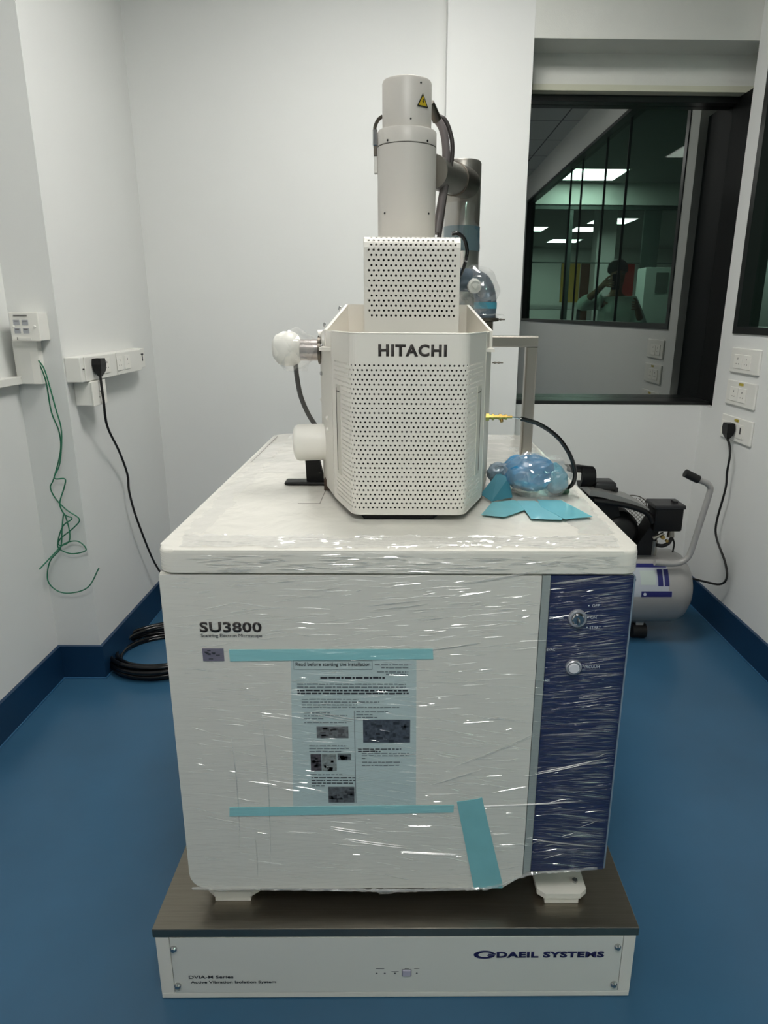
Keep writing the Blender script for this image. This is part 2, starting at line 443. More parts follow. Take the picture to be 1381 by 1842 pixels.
# power key switch, vacuum button
bm = lathe(NB(), [(.0155, 0), (.0155, .005), (.014, .007), (.0115, .007), (.0115, .0025), (0, .0025)], (.2975, FY-.004, .7815), (0, -1, 0), 32)
sw = mk('power_switch', bm, mat('silver_bezel', (196, 196, 200), .3, .6), cp, 40)
bm = lathe(NB(), [(.0108, .0026), (.0108, .008), (.009, .010), (.0, .010)], (.2975, FY-.004, .7815), (0, -1, 0), 24)
box(bm, .2960, .2990, FY-.020, FY-.010, .7735, .7835, bev=.001)
mk('key_barrel', bm, CHROME, sw, 40)
bm = lathe(NB(), [(.0135, 0), (.0135, .005), (.012, .0065), (.0105, .0065), (.0105, .003), (0, .003)], (.2975, FY-.004, .6895), (0, -1, 0), 32)
bu = mk('push_button', bm, mat('silver_bezel', (196, 196, 200)), cp, 40)
bm = lathe(NB(), [(.0092, .0031), (.0092, .0085), (.008, .0095), (0, .0095)], (.2975, FY-.004, .6895), (0, -1, 0), 24)
mk('button_cap', bm, mat('button_white', (216, 216, 222), .35), bu, 40)
for sstr, x0, x1, z in (('POWER', .2510, .2745, .7790), ('EVAC', .2500, .2640, .7195), ('AIR', .2500, .2590, .6600), ('VACUUM', .3150, .3430, .6865), ('OFF', .3210, .3330, .8010), ('ON', .3200, .3300, .7795), ('START', .3200, .3390, .7610)):
    text('panel_lettering', sstr, x0, x1, z, z+.0052, FY-.0045, INKL, cp, depth=.0003)
for z in (.8035, .782, .7635): 
    mk('panel_mark', B(.3145, .3165, FY-.0047, FY-.0040, z-.001, z+.001), INKL, cp)


# ---- perforated covers with real holes
def perforated(name, prof, z0, z1, p, h, hr, mask, m, parent, solid=.0016, zfun=None):
    """prof: plan polyline [(x,y)]; swept along its length u, rows in z. holes staggered row by row"""
    seg = []; L = 0
    for a, b in zip(prof, prof[1:]):
        d = math.dist(a, b); seg.append((L, d, a, b)); L += d
    def at(u, z):
        u = min(max(u, 0), L)
        for s0, d, a, b in seg:
            if u <= s0+d+1e-9: break
        t = (u-s0)/d; return Vector((a[0]+(b[0]-a[0])*t, a[1]+(b[1]-a[1])*t, z)) if zfun is None else zfun(a[0]+(b[0]-a[0])*t, a[1]+(b[1]-a[1])*t, z)
    nc = round(L/(p/2)); cw = L/nc; nr = round((z1-z0)/h); rh = (z1-z0)/nr
    bm = NB(); V = {}
    def gv(i, j):
        if (i, j) not in V: V[i, j] = bm.verts.new(at(i*cw, z0+j*rh))
        return V[i, j]
    N = 10
    for j in range(nr):
        i = 0
        while i < nc:
            uc, zc = (i+1)*cw, z0+(j+.5)*rh
            if (i+j) % 2 == 0 and i+2 <= nc and mask(uc, zc, L):
                ring = [bm.verts.new(at(uc+hr*math.sin(2*math.pi*k/N), zc+hr*math.cos(2*math.pi*k/N))) for k in range(N)]
                bm.faces.new([gv(i+1, j+1), gv(i+2, j+1), gv(i+2, j), gv(i+1, j)]+[ring[k] for k in range(N//2, -1, -1)])
                bm.faces.new([gv(i+1, j), gv(i, j), gv(i, j+1), gv(i+1, j+1), ring[0]]+[ring[k] for k in range(N-1, N//2-1, -1)])
                i += 2
            else:
                bm.faces.new([gv(i, j), gv(i, j+1), gv(i+1, j+1), gv(i+1, j)]); i += 1
    bmesh.ops.recalc_face_normals(bm, faces=bm.faces)
    return mk(name, bm, m, parent, None, solid), L, at


def rounded_path(pts, r, n=6):
    out = [pts[0]]
    for a, b, c in zip(pts, pts[1:], pts[2:]):
        A, Bv, C = Vector(a), Vector(b), Vector(c); d1 = (A-Bv).normalized(); d2 = (C-Bv).normalized()
        half = d1.angle(d2)/2; t = r/math.tan(half); p, q = Bv+d1*t, Bv+d2*t
        for k in range(n+1):
            s_ = k/n; out.append(tuple((1-s_)**2*p+2*s_*(1-s_)*Bv+s_*s_*q))
    out.append(pts[-1]); return out


CYF, CZ0, CZ1 = 1.219, .9125, 1.2390
plan = rounded_path([(-.1345, 1.345), (-.0885, CYF), (.1155, CYF), (.1615, 1.345)], .022)


def m_low(u, z, L):
    e = min(u, L-u)
    if z < .924 or z > 1.189: return False
    if e < .020: return False
    if e < .066 and .962 < z < 1.150: return False
    return True


cov, CL, cat_ = perforated('chamber_cover', plan, CZ0, CZ1, .0083, .0083, .0019, m_low, COVER, sem)
# bottom corners of the cover are rounded off by a rolled lip, top has an inward lip
for zz, nm in ((CZ0, 'cover_lip'), (CZ1, 'cover_lip')):
    tube_pts = [Vector((x, y, zz)) for x, y in plan]
    mk(nm, tube(NB(), tube_pts, .0016, n=8, sm=False), COVER, cov, 60)
text('brand_lettering', 'HITACHI', -.0410, .0785, 1.2000, 1.2210, CYF-.0012, LOGO, cov, bold=.042, spacing=1.14)
# slots on the two chamfers
for sgn in (0, 1):
    def slot(u0, u1, za, zb, off, bm):
        uu = [CL-u if sgn else u for u in (u0, u1)]
        P = [cat_(uu[0], za), cat_(uu[1], za), cat_(uu[1], zb), cat_(uu[0], zb)]
        nrm = (P[1]-P[0]).cross(P[3]-P[0]).normalized()
        if nrm.y > 0: nrm = -nrm
        A = [bm.verts.new(q+nrm*off) for q in P]; C = [bm.verts.new(q-nrm*.001) for q in P]
        bm.faces.new(A); bm.faces.new(C[::-1])
        for k in range(4): bm.faces.new((A[k], A[(k+1) % 4], C[(k+1) % 4], C[k]))
    o = mk('side_handle', slot(.030, .058, .970, 1.142, .0018, b_ := NB()) or b_, mat('handle_grey', (206, 203, 192), .5), cov)
    b2 = NB(); slot(.0335, .0352, .976, 1.136, .0024, b2); slot(.0335, .056, 1.1290, 1.1310, .0024, b2); mk('handle_groove', b2, SEAM, o)
# dark interior of the chamber and the base under it
mk('inner_chamber', prism(NB(), [(-.12, 1.345), (-.082, 1.245), (.109, 1.245), (.147, 1.345), (.147, 1.60), (-.12, 1.60)], 2, .93, 1.20), DARK, sem)
mk('chamber_base', prism(NB(), [(-.10, 1.345), (-.07, 1.23), (.06, 1.23), (.11, 1.345), (.12, 1.62), (-.10, 1.62)], 2, .9000, .9295), BLK, sem)
# octagonal chamber housing behind the cover
hs = NB()
for pts in ([(-.1345, 1.347), (-.158, 1.43), (-.1735, 1.50), (-.1735, 1.66)], [(.1615, 1.347), (.178, 1.43), (.1905, 1.50), (.1905, 1.66)]):
    for (a, b), (c, d) in zip(pts, pts[1:]):
        za = 1.2385 if b < 1.44 else 1.228; zc = 1.2385 if d < 1.44 else 1.226
        v = [hs.verts.new(q) for q in ((a, b, .913), (c, d, .913), (c, d, zc), (a, b, za))]; hs.faces.new(v)
v = [hs.verts.new(q) for q in ((-.1735, 1.66, .905), (.1905, 1.66, .905), (.1905, 1.66, 1.226), (-.1735, 1.66, 1.226))]; hs.faces.new(v)
bmesh.ops.remove_doubles(hs, verts=hs.verts, dist=1e-5)
hs = mk('chamber_housing', hs, WHITE, sem, None, .004)
# funnel shaped top plates
fn = NB()
A = [(-.151, 1.40, 1.2405), (-.151, 1.40, 1.20), (-.125, 1.62, 1.20), (-.125, 1.62, 1.2915)]
Bq = [(.178, 1.40, 1.2405), (.178, 1.40, 1.20), (.150, 1.62, 1.20), (.150, 1.62, 1.2925)]
fn.faces.new([fn.verts.new(q) for q in A]); fn.faces.new([fn.verts.new(q) for q in Bq])
fn.faces.new([fn.verts.new(q) for q in (A[2], A[3], Bq[3], Bq[2])])
fn.faces.new([fn.verts.new(q) for q in ((-.16, 1.35, 1.205), (.18, 1.35, 1.205), (.18, 1.64, 1.205), (-.16, 1.64, 1.205))])
mk('chamber_rim', fn, WHITE, sem, None, .006)
# screws on the housing
def screw(p, d, r=.0045, par=sem, m=CHROME, name='screw'):
    bm = lathe(NB(), [(r, 0), (r, r*.5), (r*.6, r*.95), (0, r)], p, d, 12); return mk(name, bm, m, par, 40)
for p in ((-.1756, 1.52, 1.19), (-.1756, 1.52, 1.135), (-.1756, 1.52, 1.075), (-.1756, 1.44, 1.20)): pass
for p in ((-.160, 1.43, 1.208), (-.166, 1.46, 1.150), (-.1755, 1.53, 1.087), (-.150, 1.40, 1.065), (-.150, 1.40, 1.041)):
    screw((p[0]-.002, p[1], p[2]), (-1, -.3, 0), .0045, hs, PLASY if p[2] < 1.1 else CHROME)
for p in ((-.154, 1.42, 1.249), (-.135, 1.56, 1.282)): screw(p, (-1, -.2, .3), .005, hs)
lathe_bm = lathe(NB(), [(.012, 0), (.007, .022), (0, .024)], (-.176, 1.50, 1.226), (1, 0, .25), 14); mk('corner_cap', lathe_bm, WHITE, hs, 40)
# upper perforated cover: front, rounded top bend
U0, U1, UY, UZ0, UZ1 = -.0728, .1105, 1.380, 1.2085, 1.4120
def m_up(u, z, L): return .006 < u < L-.006 and z > 1.262 and not False
def bend(x, y, z):
    # the sheet turns back over the top with a small radius
    s_ = z-UZ0; H = UZ1-UZ0; r = .022
    if s_ <= H-r: return Vector((x, UY, UZ0+s_))
    a = (s_-(H-r))/r
    if a <= math.pi/2: return Vector((x, UY+r*(1-math.cos(a)), UZ0+H-r+r*math.sin(a)))
    return Vector((x, UY+r+(a-math.pi/2)*r, UZ0+H))
up, _, _ = perforated('column_cover', [(U0, UY), (U1, UY)], UZ0, UZ1+.22, .0095, .0092, .0022, m_up, COVER, sem, .002, bend)
for x in (U0-.001, U1-.0005): mk('cover_side', B(x, x+.0015, UY+.006, UY+.225, UZ0, UZ1-.001), COVER, up)
mk('cover_back', B(U0, U1, UY+.224, UY+.226, UZ0, UZ1-.001), COVER, up)
mk('cover_inner', B(U0+.008, U1-.008, UY+.02, UY+.09, UZ0+.01, UZ1-.024), DARK, up)
# electron gun column
CX, CY = .0088, 1.540
bm = lathe(NB(), [(.0600, 1.2085), (.0600, 1.5940), (.0592, 1.5945), (.0592, 1.5960), (.0600, 1.5965), (.0600, 1.622), (.0585, 1.6245), (.050, 1.6245)], (CX, CY, 0), (0, 0, 1), 64)
col_ = mk('gun_column', bm, WHITE2, sem, 35)
mk('column_seam', lathe(NB(), [(.0598, 1.5942), (.06005, 1.5942), (.06005, 1.5958), (.0598, 1.5958)], (CX, CY, 0), (0, 0, 1), 64), SEAM, col_)
for a, z in ((-40, 1.600), (42, 1.600), (-48, 1.468), (48, 1.468)):
    d = Vector((math.sin(R(a)), -math.cos(R(a)), 0)); b_ = NB(); cyl(b_, Vector((CX, CY, z))+d*.0585, Vector((CX, CY, z))+d*.0606, .0022, n=10); mk('set_screw', b_, BLK, col_)
bm = lathe(NB(), [(.0495, 1.6246), (.0495, 1.7095), (.0478, 1.7135), (.044, 1.715), (0, 1.715)], (CX-.0005, CY, 0), (0, 0, 1), 64)
hd = mk('gun_head', bm, WHITE2, sem, 35)
for a, z in ((8, 1.638), (32, 1.702)):
    d = Vector((math.sin(R(a)), -math.cos(R(a)), 0)); b_ = NB(); cyl(b_, Vector((CX, CY, z))+d*.048, Vector((CX, CY, z))+d*.0500, .0018, n=10); mk('set_screw', b_, BLK, hd)
# warning triangle
a = 37; d = Vector((math.sin(R(a)), -math.cos(R(a)), 0)); tx = Vector((math.cos(R(a)), math.sin(R(a)), 0)); c0 = Vector((CX, CY, 1.6690))+d*.0500
def tri(sz, off, bm=None):
    bm = bm or NB(); P = [(-sz, -sz*.62), (sz, -sz*.62), (0, sz*1.12)]
    A = [bm.verts.new(c0+tx*p[0]+Vector((0, 0, p[1]))+d*off) for p in P]; C = [bm.verts.new(c0+tx*p[0]+Vector((0, 0, p[1]))-d*.0002) for p in P]
    bm.faces.new(A); bm.faces.new(C[::-1])
    for k in range(3): bm.faces.new((A[k], A[(k+1) % 3], C[(k+1) % 3], C[k]))
    return bm
wl = mk('warning_label', tri(.0138, .0006), mat('label_black', (30, 30, 28), .5), hd)
mk('label_yellow', tri(.0102, .0009), mat('label_yellow', (206, 180, 40), .45), wl)
b_ = NB(); P = [(.001, .006), (-.0022, .0005), (-.0004, .0005), (-.0012, -.0045), (.0024, .0015), (.0006, .0015), (.0022, .006)]
b_.faces.new([b_.verts.new(c0+tx*p[0]+Vector((0, 0, p[1]))+d*.0012) for p in P]); mk('lightning_bolt', b_, mat('label_black', (30, 30, 28)), wl)
# latch and strap on the left of the column
lt = mk('strap', tube(NB(), [(-.041, 1.545, 1.655), (-.050, 1.545, 1.648), (-.056, 1.545, 1.636), (-.0565, 1.545, 1.625)], .0035, n=8), STEELD, sem, 40)
lb = NB(); box(lb, -.0605, -.0510, 1.530, 1.555, 1.598, 1.628, bev=.0015); mk('latch', lb, CHROME, sem)
lb = NB(); box(lb, -.0590, -.0520, 1.532, 1.552, 1.580, 1.600, bev=.001); mk('latch', lb, STEELD, sem)
lb = NB(); box(lb, -.0585, -.0510, 1.534, 1.550, 1.548, 1.581, bev=.002); mk('latch_plate', lb, PLAS, sem)
# hoses on the right
b_ = NB(); cyl(b_, (.055, 1.58, 1.688), (.072, 1.60, 1.662), .010, n=16); mk('hose_connector', b_, STEELD, sem, 40)
mk('hose', tube(NB(), [(.064, 1.60, 1.672), (.082, 1.60, 1.650), (.0905, 1.60, 1.620), (.0925, 1.60, 1.578), (.088, 1.60, 1.530), (.080, 1.60, 1.480), (.074, 1.59, 1.44)], .0085, n=14), HOSE, sem, 60)
mk('hose', tube(NB(), [(.070, 1.61, 1.674), (.090, 1.61, 1.664), (.1035, 1.61, 1.632), (.106, 1.61, 1.600), (.1005, 1.61, 1.560), (.094, 1.61, 1.53), (.086, 1.60, 1.47), (.078, 1.58, 1.42)], .0048, n=10), mat('dark_hose', (62, 56, 54), .4), sem, 60)
# steel port from the column to the upright pipe
pa, pb = Vector((.062, 1.575, 1.560)), Vector((.162, 1.86, 1.585))
bm = NB(); cyl(bm, pa, pa+(pb-pa)*.80, .034, n=40); dd = (pb-pa).normalized()
mk('side_port', bm, STEELP, sem, 40)
bm = lathe(NB(), [(.034, 0), (.037, .001), (.037, .004), (.034, .005)], pa+(pb-pa)*.56, dd, 40); mk('port_ring', bm, STEELD, sem, 40)
bm = lathe(NB(), [(.036, 0), (.036, .085), (.034, .115)], pa+(pb-pa)*.60, dd, 40); mk('port_flange', bm, STEELD, sem, 40)
bm = lathe(NB(), [(.046, .905), (.046, 1.640), (.0435, 1.645), (0, 1.645)], (.1555, 1.915, 0), (0, 0, 1), 48)
mk('steel_pipe', bm, STEELP, sem, 40)
# film sleeve on the pipe with blue tape underneath
def crinkle(bm, amp, sc, seed=0):
    for v in bm.verts:
        n_ = noise.noise_vector(v.co*sc+Vector((seed, 0, 0))); v.co += n_*amp
def sleeve(name, p, q, r, r2, m, amp=.003, sc=45, par=sem, n=36, h=26):
    bm = NB(); p, q = Vector(p), Vector(q); u, v = frame_of(q-p); rings = []
    for k in range(h+1):
        t = k/h; rr = r+(r2-r)*t
        rings.append([bm.verts.new(p+(q-p)*t+(u*math.cos(2*math.pi*i/n)+v*math.sin(2*math.pi*i/n))*rr) for i in range(n)])
    for a_, b_ in zip(rings, rings[1:]):
        for i in range(n): bm.faces.new((a_[i], a_[(i+1) % n], b_[(i+1) % n], b_[i]))
    crinkle(bm, amp, sc); return mk(name, bm, m, par, 25)
sleeve('pipe_wrap', (.154, 1.915, 1.20), (.150, 1.915, 1.545), .056, .050, FILMB)
sleeve('tape_band', (.1555, 1.915, 1.43), (.1555, 1.915, 1.49), .0475, .0475, mat('blue_grey_tape', (70, 104, 116), .4), .001)
# wrapped elbow valve and its flange
mk('elbow_valve', tube(NB(), [(.095, 1.67, 1.27), (.100, 1.69, 1.325), (.122, 1.72, 1.348), (.150, 1.74, 1.352), (.188, 1.75, 1.345), (.204, 1.75, 1.312), (.205, 1.75, 1.262)], .027, n=20), mat('blue_grey_metal', (118, 132, 146), .3, .5, var=.3, vscale=40), sem, 60)
bm = lathe(NB(), [(.017, 0), (.017, .008), (.012, .010), (.012, .006), (.006, .006), (.006, .011), (0, .011)], (.172, 1.722, 1.337), (0.3, -1, 0), 28); mk('valve_cap', bm, PLAS, sem, 40)
tp = NB(); cyl(tp, (.205, 1.75, 1.285), (.205, 1.75, 1.300), .0285, n=24); mk('tape_band', tp, mat('blue_tape_solid', (70, 150, 172), .4), sem, 60)
bm = lathe(NB(), [(.018, -.06), (.018, -.006), (.032, -.004), (.032, .003), (.020, .005), (.020, .02)], (.208, 1.75, 1.260), (0, 0, 1), 28); mk('valve_flange', bm, STEELD, sem, 40)
for zz in (1.260, 1.156):
    b_ = lathe(NB(), [(.0016, 0), (.0016, .004), (.0026, .0045), (.0026, .009), (.0016, .0095), (.0016, .0135), (.0026, .014), (.0026, .018), (.0016, .0185), (.0016, .027)], (.226, 1.735, zz), (1, 0, 0), 8)
    mk('hinge_pin', b_, STEELD, sem)
bm = bmesh.new(); bmesh.ops.create_icosphere(bm, subdivisions=4, radius=1)
for v in bm.verts: v.co = Vector((.185+v.co.x*.050, 1.75+v.co.y*.040, 1.325+v.co.z*.062))
crinkle(bm, .010, 34, 3); mk('valve_wrap', bm, FILMB, sem, 20)
bm = lathe(NB(), [(.018, 0), (.042, .003), (.040, .006)], (.212, 1.75, 1.266), (0, 0, 1), 30); crinkle(bm, .003, 60, 2); mk('film_skirt', bm, FILMB, sem)
mk('sensor_cable', tube(NB(), [(.108, 1.60, 1.4405), (.122, 1.60, 1.4415), (.136, 1.60, 1.430), (.1425, 1.60, 1.408), (.141, 1.60, 1.388), (.137, 1.62, 1.370), (.134, 1.70, 1.352)], .0042, n=10), BLKG, sem, 60)
b_ = NB(); cyl(b_, (.1415, 1.6, 1.392), (.1398, 1.602, 1.384), .005, n=10); mk('cable_clip', b_, CHROME, sem)
# wrapped detector head on the left
lathe_p = [(0, -.034), (.018, -.032), (.030, -.024), (.0365, -.008), (.036, .010), (.030, .022), (.020, .028), (.0, .028)]
bm = lathe(NB(), lathe_p, (-.243, 1.50, 1.198), (1, 0, .06), 36); det = mk('detector_head', bm, PLASY, sem, 50)
b_ = NB(); cyl(b_, (-.217, 1.50, 1.196), (-.176, 1.50, 1.196), .0225, n=28); mk('detector_neck', b_, mat('satin_metal', (176, 168, 164), .3, .8), det, 40)
b_ = NB(); cyl(b_, (-.178, 1.50, 1.196), (-.172, 1.50, 1.196), .030, n=28); mk('detector_flange', b_, STEELD, det, 40)
bm = bmesh.new(); bmesh.ops.create_icosphere(bm, subdivisions=4, radius=1)
for v in bm.verts:
    x = v.co.x; rr = .046 if x < 0 else .046-.016*x
    v.co = Vector((-.226+x*.052, 1.50+v.co.y*rr, 1.194+v.co.z*rr))
crinkle(bm, .010, 42, 9); mk('detector_wrap', bm, FILMB, det, 20)
mk('detector_cable', tube(NB(), [(-.2285, 1.50, 1.170), (-.2275, 1.50, 1.145), (-.221, 1.50, 1.100), (-.206, 1.50, 1.060), (-.188, 1.50, 1.030)], .0052, n=12), GREYR, sem, 60)
# white cap cylinder
bm = lathe(NB(), [(0, 0), (.032, .001), (.037, .004), (.0395, .010), (.0395, .070), (.037, .078), (.030, .080)], (-.233, 1.47, 1.000), (1, 0, .04), 40); mk('port_cap', bm, PLASY, sem, 50)
# black motor bracket: upright web and flat foot
bb = NB(); box(bb, -.262, -.160, 1.482, 1.520, .9015, .9085, bev=.003); prism(bb, [(-.214, .905), (-.174, .905), (-.186, .968), (-.216, .968)], 1, 1.500, 1.515)
mk('black_bracket', bb, BLK, sem)
bb = NB(); box(bb, -.168, -.148, 1.44, 1.52, .9010, .925); mk('bracket_hinge', bb, mat('bronze_dark', (70, 54, 42), .5), sem)
# square steel tube frame on the right
bb = NB(); box(bb, .195, .3385, 1.737, 1.765, 1.1935, 1.2215, bev=.004, axis=0); sq = bb
tb = mk('frame_tube', sq, STEEL, sem)
bb = NB(); box(bb, .3100, .3385, 1.7365, 1.7645, .905, 1.1930, bev=.004, axis=2); mk('frame_tube', bb, STEEL, sem)
# brass gas fitting
b_ = NB(); xs = [.164, .171, .171, .180, .180, .186, .186, .190, .190, .200, .200, .206, .206, .212, .212, .217, .217, .228]
rs = [.006, .006, .0085, .0085, .005, .005, .0072, .0072, .0045, .0045, .0068, .0068, .0045, .0045, .0062, .0062, .003, .003]
bm = lathe(NB(), [(r_, x-.164) for x, r_ in zip(xs, rs)], (.164, 1.40, 1.0690), (1, 0, 0), 6); gf = mk('brass_fitting', bm, BRASS, sem)
b_ = NB(); cyl(b_, (.206, 1.40, 1.0655), (.206, 1.396, 1.0595), .0035, n=10); mk('fitting_ring', b_, BRASS, gf)
b_ = NB(); cyl(b_, (.228, 1.40, 1.0690), (.248, 1.40, 1.0655), .0014, n=8); mk('thin_tube', b_, CHROME, gf)
mk('gas_hose', tube(NB(), [(.246, 1.40, 1.0660), (.285, 1.40, 1.054), (.325, 1.40, 1.027), (.353, 1.40, .990), (.366, 1.40, .955), (.366, 1.41, .925), (.350, 1.43, .9065), (.33, 1.44, .9060)], .0045, n=12), BLKG, sem, 60)

# ---- stretch film: raised creases on the front, crumpled film around the rim of the worktop
random.seed(11)
def crease(bm, p, ang, ln, w, h, plane, curve=0.):
    n_ = max(3, int(ln/.010)); pts = []; x, z = p; a = ang
    for i in range(n_+1):
        pts.append((x, z)); x += math.cos(a)*ln/n_; z += math.sin(a)*ln/n_; a += curve/n_
    prev = None
    for i, (x, z) in enumerate(pts):
        t = math.sin(math.pi*i/n_)**.6 if 0 < i < n_ else 0.02
        dx, dz = -math.sin(ang), math.cos(ang)
        A = plane(x+dx*w*t, z+dz*w*t, 0); C = plane(x, z, h*t); D = plane(x-dx*w*t, z-dz*w*t, 0)
        cur = [bm.verts.new(A), bm.verts.new(C), bm.verts.new(D)]
        if prev: bm.faces.new((prev[0], prev[1], cur[1], cur[0])); bm.faces.new((prev[1], prev[2], cur[2], cur[1]))
        prev = cur
fp = lambda x, z, h: Vector((x, FY-.0046-h, z))
fl = lambda x, z, h: Vector((x, FY-.0048-h, z))
bm = NB()
for k in range(430):
    x = random.uniform(-.385, .36); z = .85-.60*random.random()**1.15
    if x < -.05 and z < .42 and random.random() < .8: continue
    if x < -.12 and random.random() < .4: continue
    # direction of pull: rising right in the upper part, falling right in the middle
    a = (.10 if z > .70 else .0 if z > .60 else -.16 if x < .10 else .02)+random.gauss(0, .06)
    if x > .15 and z < .6 and random.random() < .3: a = .28+random.gauss(0, .08)
    ln = random.choice((.012, .018, .028, .045)) * random.uniform(.7, 1.4)
    if x+ln > .384: continue
    crease(bm, (x, z), a, ln, random.uniform(.0003, .0008), random.uniform(.0003, .0010), fp, random.gauss(0, .12))
for (x, z, a, l) in ((.10, .49, .42, .17), (.06, .45, .33, .10), (.02, .72, .13, .12), (.24, .47, .22, .12), (.14, .40, .03, .20), (.10, .84, .16, .15), (-.05, .80, .09, .12), (.25, .845, .12, .12), (.0, .30, -.08, .14), (-.1, .33, -.18, .13), (.25, .33, -.15, .13), (-.13, .36, -.20, .08), (-.16, .60, -.25, .1)):
    for q in range(2): crease(bm, (x+random.gauss(0, .004), z+random.gauss(0, .003)), a, l*random.uniform(.8, 1), .0009, .0014, fp, .05)
for k in range(150):
    x = random.uniform(-.36, .34); z = random.uniform(.863, .892); crease(bm, (x, z), random.gauss(0, .05), random.uniform(.01, .05), random.uniform(.0005, .001), random.uniform(.0006, .0015), fl)
# vertical drag folds low on the left
for (x, z, l) in ((-.30, .30, .25), (-.245, .26, .36), (-.27, .24, .10)):
    crease(bm, (x, z), math.pi/2-.06, l, .001, .0012, fp, .12)
creases = mk('plastic_wrap', bm, FILM, sem)
creases['kind'] = 'stuff'
bm = NB()
for k in range(420):
    z = .270+.58*random.random(); x = random.uniform(.250, .36)
    a = (.12 if z > .60 else .04 if z > .45 else -.10)+random.gauss(0, .045); ln = min(random.uniform(.015, .09), .384-x)
    crease(bm, (x, z), a, ln, random.uniform(.0003, .0009), random.uniform(.0002, .0006), fp, random.gauss(0, .08))
fn_ = mk('film_wrinkles', bm, FILMN, sem); fn_['kind'] = 'stuff'
bm = NB()
for k in range(700):
    z = .225+.63*random.random()**.8; x = random.uniform(-.39, .19)
    a = (.05 if z > .70 else -.03 if z > .60 else -.14)+random.gauss(0, .07)
    crease(bm, (x, z), a, random.uniform(.015, .08), random.uniform(.0003, .0009), random.uniform(.0002, .0006), fp, random.gauss(0, .1))
fine = mk('film_wrinkles', bm, FILMF, sem)
fine['kind'] = 'stuff'
# bottom edge of the film: a rolled rope of film sagging along the lower edge, a torn flap hanging
edge = [(-.395, 1.0485, .2175), (-.2, 1.0485, .2155), (-.10, 1.047, .2155), (0, 1.046, .214), (.10, 1.047, .216), (.17, 1.047, .2185), (.205, 1.048, .232), (.245, 1.048, .250), (.30, 1.048, .256), (.375, 1.050, .262)]
b_ = tube(NB(), edge, .0028, n=8, k=14); crinkle(b_, .0026, 120, 5); mk('film_edge', b_, FILMC, sem, 25)
b_ = NB(); g_ = {}
for i in range(15):
    for j in range(7):
        x = -.056+i*.0048; z = .2165-j*.0022*(1-abs(i-6)/9); g_[i, j] = b_.verts.new((x, 1.047+math.sin(i*1.3+j)*.002, z))
for i in range(14):
    for j in range(6): b_.faces.new((g_[i, j], g_[i+1, j], g_[i+1, j+1], g_[i, j+1]))
crinkle(b_, .002, 150, 1); mk('film_flap', b_, FILMC, sem)
# crumpled film on the worktop rim
def crumple(name, x0, x1, y0, y1, z, res, amp, sc, par=sem, m=FILMC, edge=.008, stretch=(1, 1)):
    bm = NB(); nx, ny = int((x1-x0)/res), int((y1-y0)/res); V = {}
    for i in range(nx+1):
        for j in range(ny+1):
            x = x0+(x1-x0)*i/nx; y = y0+(y1-y0)*j/ny
            rag = .5+.5*noise.noise(Vector((x*18, y*18, 3)))
            p = Vector((x*stretch[0], y*stretch[1], 0))*sc
            hgt = abs(noise.noise(p))+.6*abs(noise.noise(p*2.3))
            V[i, j] = (bm.verts.new((x, y, z+amp*hgt)), rag, x, y)
    for i in range(nx):
        for j in range(ny):
            v, rag, x, y = V[i, j]
            e_ = min(i, nx-1-i, j, ny-1-j)*res
            if e_ < .012*(.5+noise.noise(Vector((x*22, y*22, 7)))+.35*noise.noise(Vector((x*90, y*90, 1)))): continue
            bm.faces.new((V[i, j][0], V[i+1, j][0], V[i+1, j+1][0], V[i, j+1][0]))
    bmesh.ops.delete(bm, geom=[v for v in bm.verts if not v.link_faces], context='VERTS')
    return mk(name, bm, m, par, 60)
wrap_parts = [crumple('film_on_worktop', -.375, .375, 1.056, 1.130, .9003, .0022, .0052, 46, stretch=(.38, 1.7), m=FILML),
              crumple('film_on_worktop', .305, .388, 1.130, 1.95, .9003, .0034, .0036, 50, stretch=(1.3, .7), m=FILML),
              crumple('film_on_worktop', -.388, -.335, 1.130, 2.0, .9003, .0036, .0018, 45, stretch=(1.2, .6)),
              crumple('film_on_worktop', -.35, -.16, 1.60, 1.86, .9003, .005, .0016, 20),
              crumple('film_on_worktop', -.36, .36, 2.06, 2.15, .9003, .005, .005, 30)]

# ================================================================== TAPE AND NOTICE ON THE CABINET
def strip(name, pts, y0, y1, m, label, cat='tape'):
    b_ = prism(NB(), pts, 1, y0, y1); return tag(mk(name, b_, m), label, cat)
strip('tape_strip', [(-.2915, .6995), (.0560, .7041), (.0547, .7231), (-.2919, .7215)], FY-.0056, FY-.0046, TAPEF, 'long horizontal blue-green tape strip along the top of the notice')
strip('tape_strip', [(-.3136, .3820), (.0984, .3898), (.0990, .4060), (-.3121, .4015)], FY-.0056, FY-.0046, TAPEF, 'long horizontal blue-green tape strip below the notice')
strip('tape_strip', [(.1420, .2160), (.1970, .2160), (.1960, .2280), (.1500, .4225), (.1400, .4190), (.1040, .4130)], FY-.0056, FY-.0046, mat('tape_slanted', (132, 194, 200), .4, coat=.6, var=.1, vscale=20), 'wide slanted blue-green tape strip at the lower right of the white door')
no = thing('instruction_notice', 'pale blue printed installation notice taped under film on the cabinet front', 'notice', (-.08, FY-.005, .43))
sheet = mk('paper_sheet', prism(NB(), [(-.1960, .4030), (.0290, .4020), (.0270, .7020), (-.1880, .7005)], 1, FY-.0045, FY-.0041), PAPER, no)
PY = FY-.0047
PX = lambda px: -.1848+(px-527)/(743-527)*.2088
PZ = lambda py: .6995-(py-1187)/(1432-1187)*.2778
text('heading', 'Read before starting the installation', PX(532), PX(664), PZ(1197), PZ(1189), PY, INK, no, bold=.004)
hb = NB(); a0, a1, c0_, c1_ = PX(528), PX(668), PZ(1201), PZ(1186)
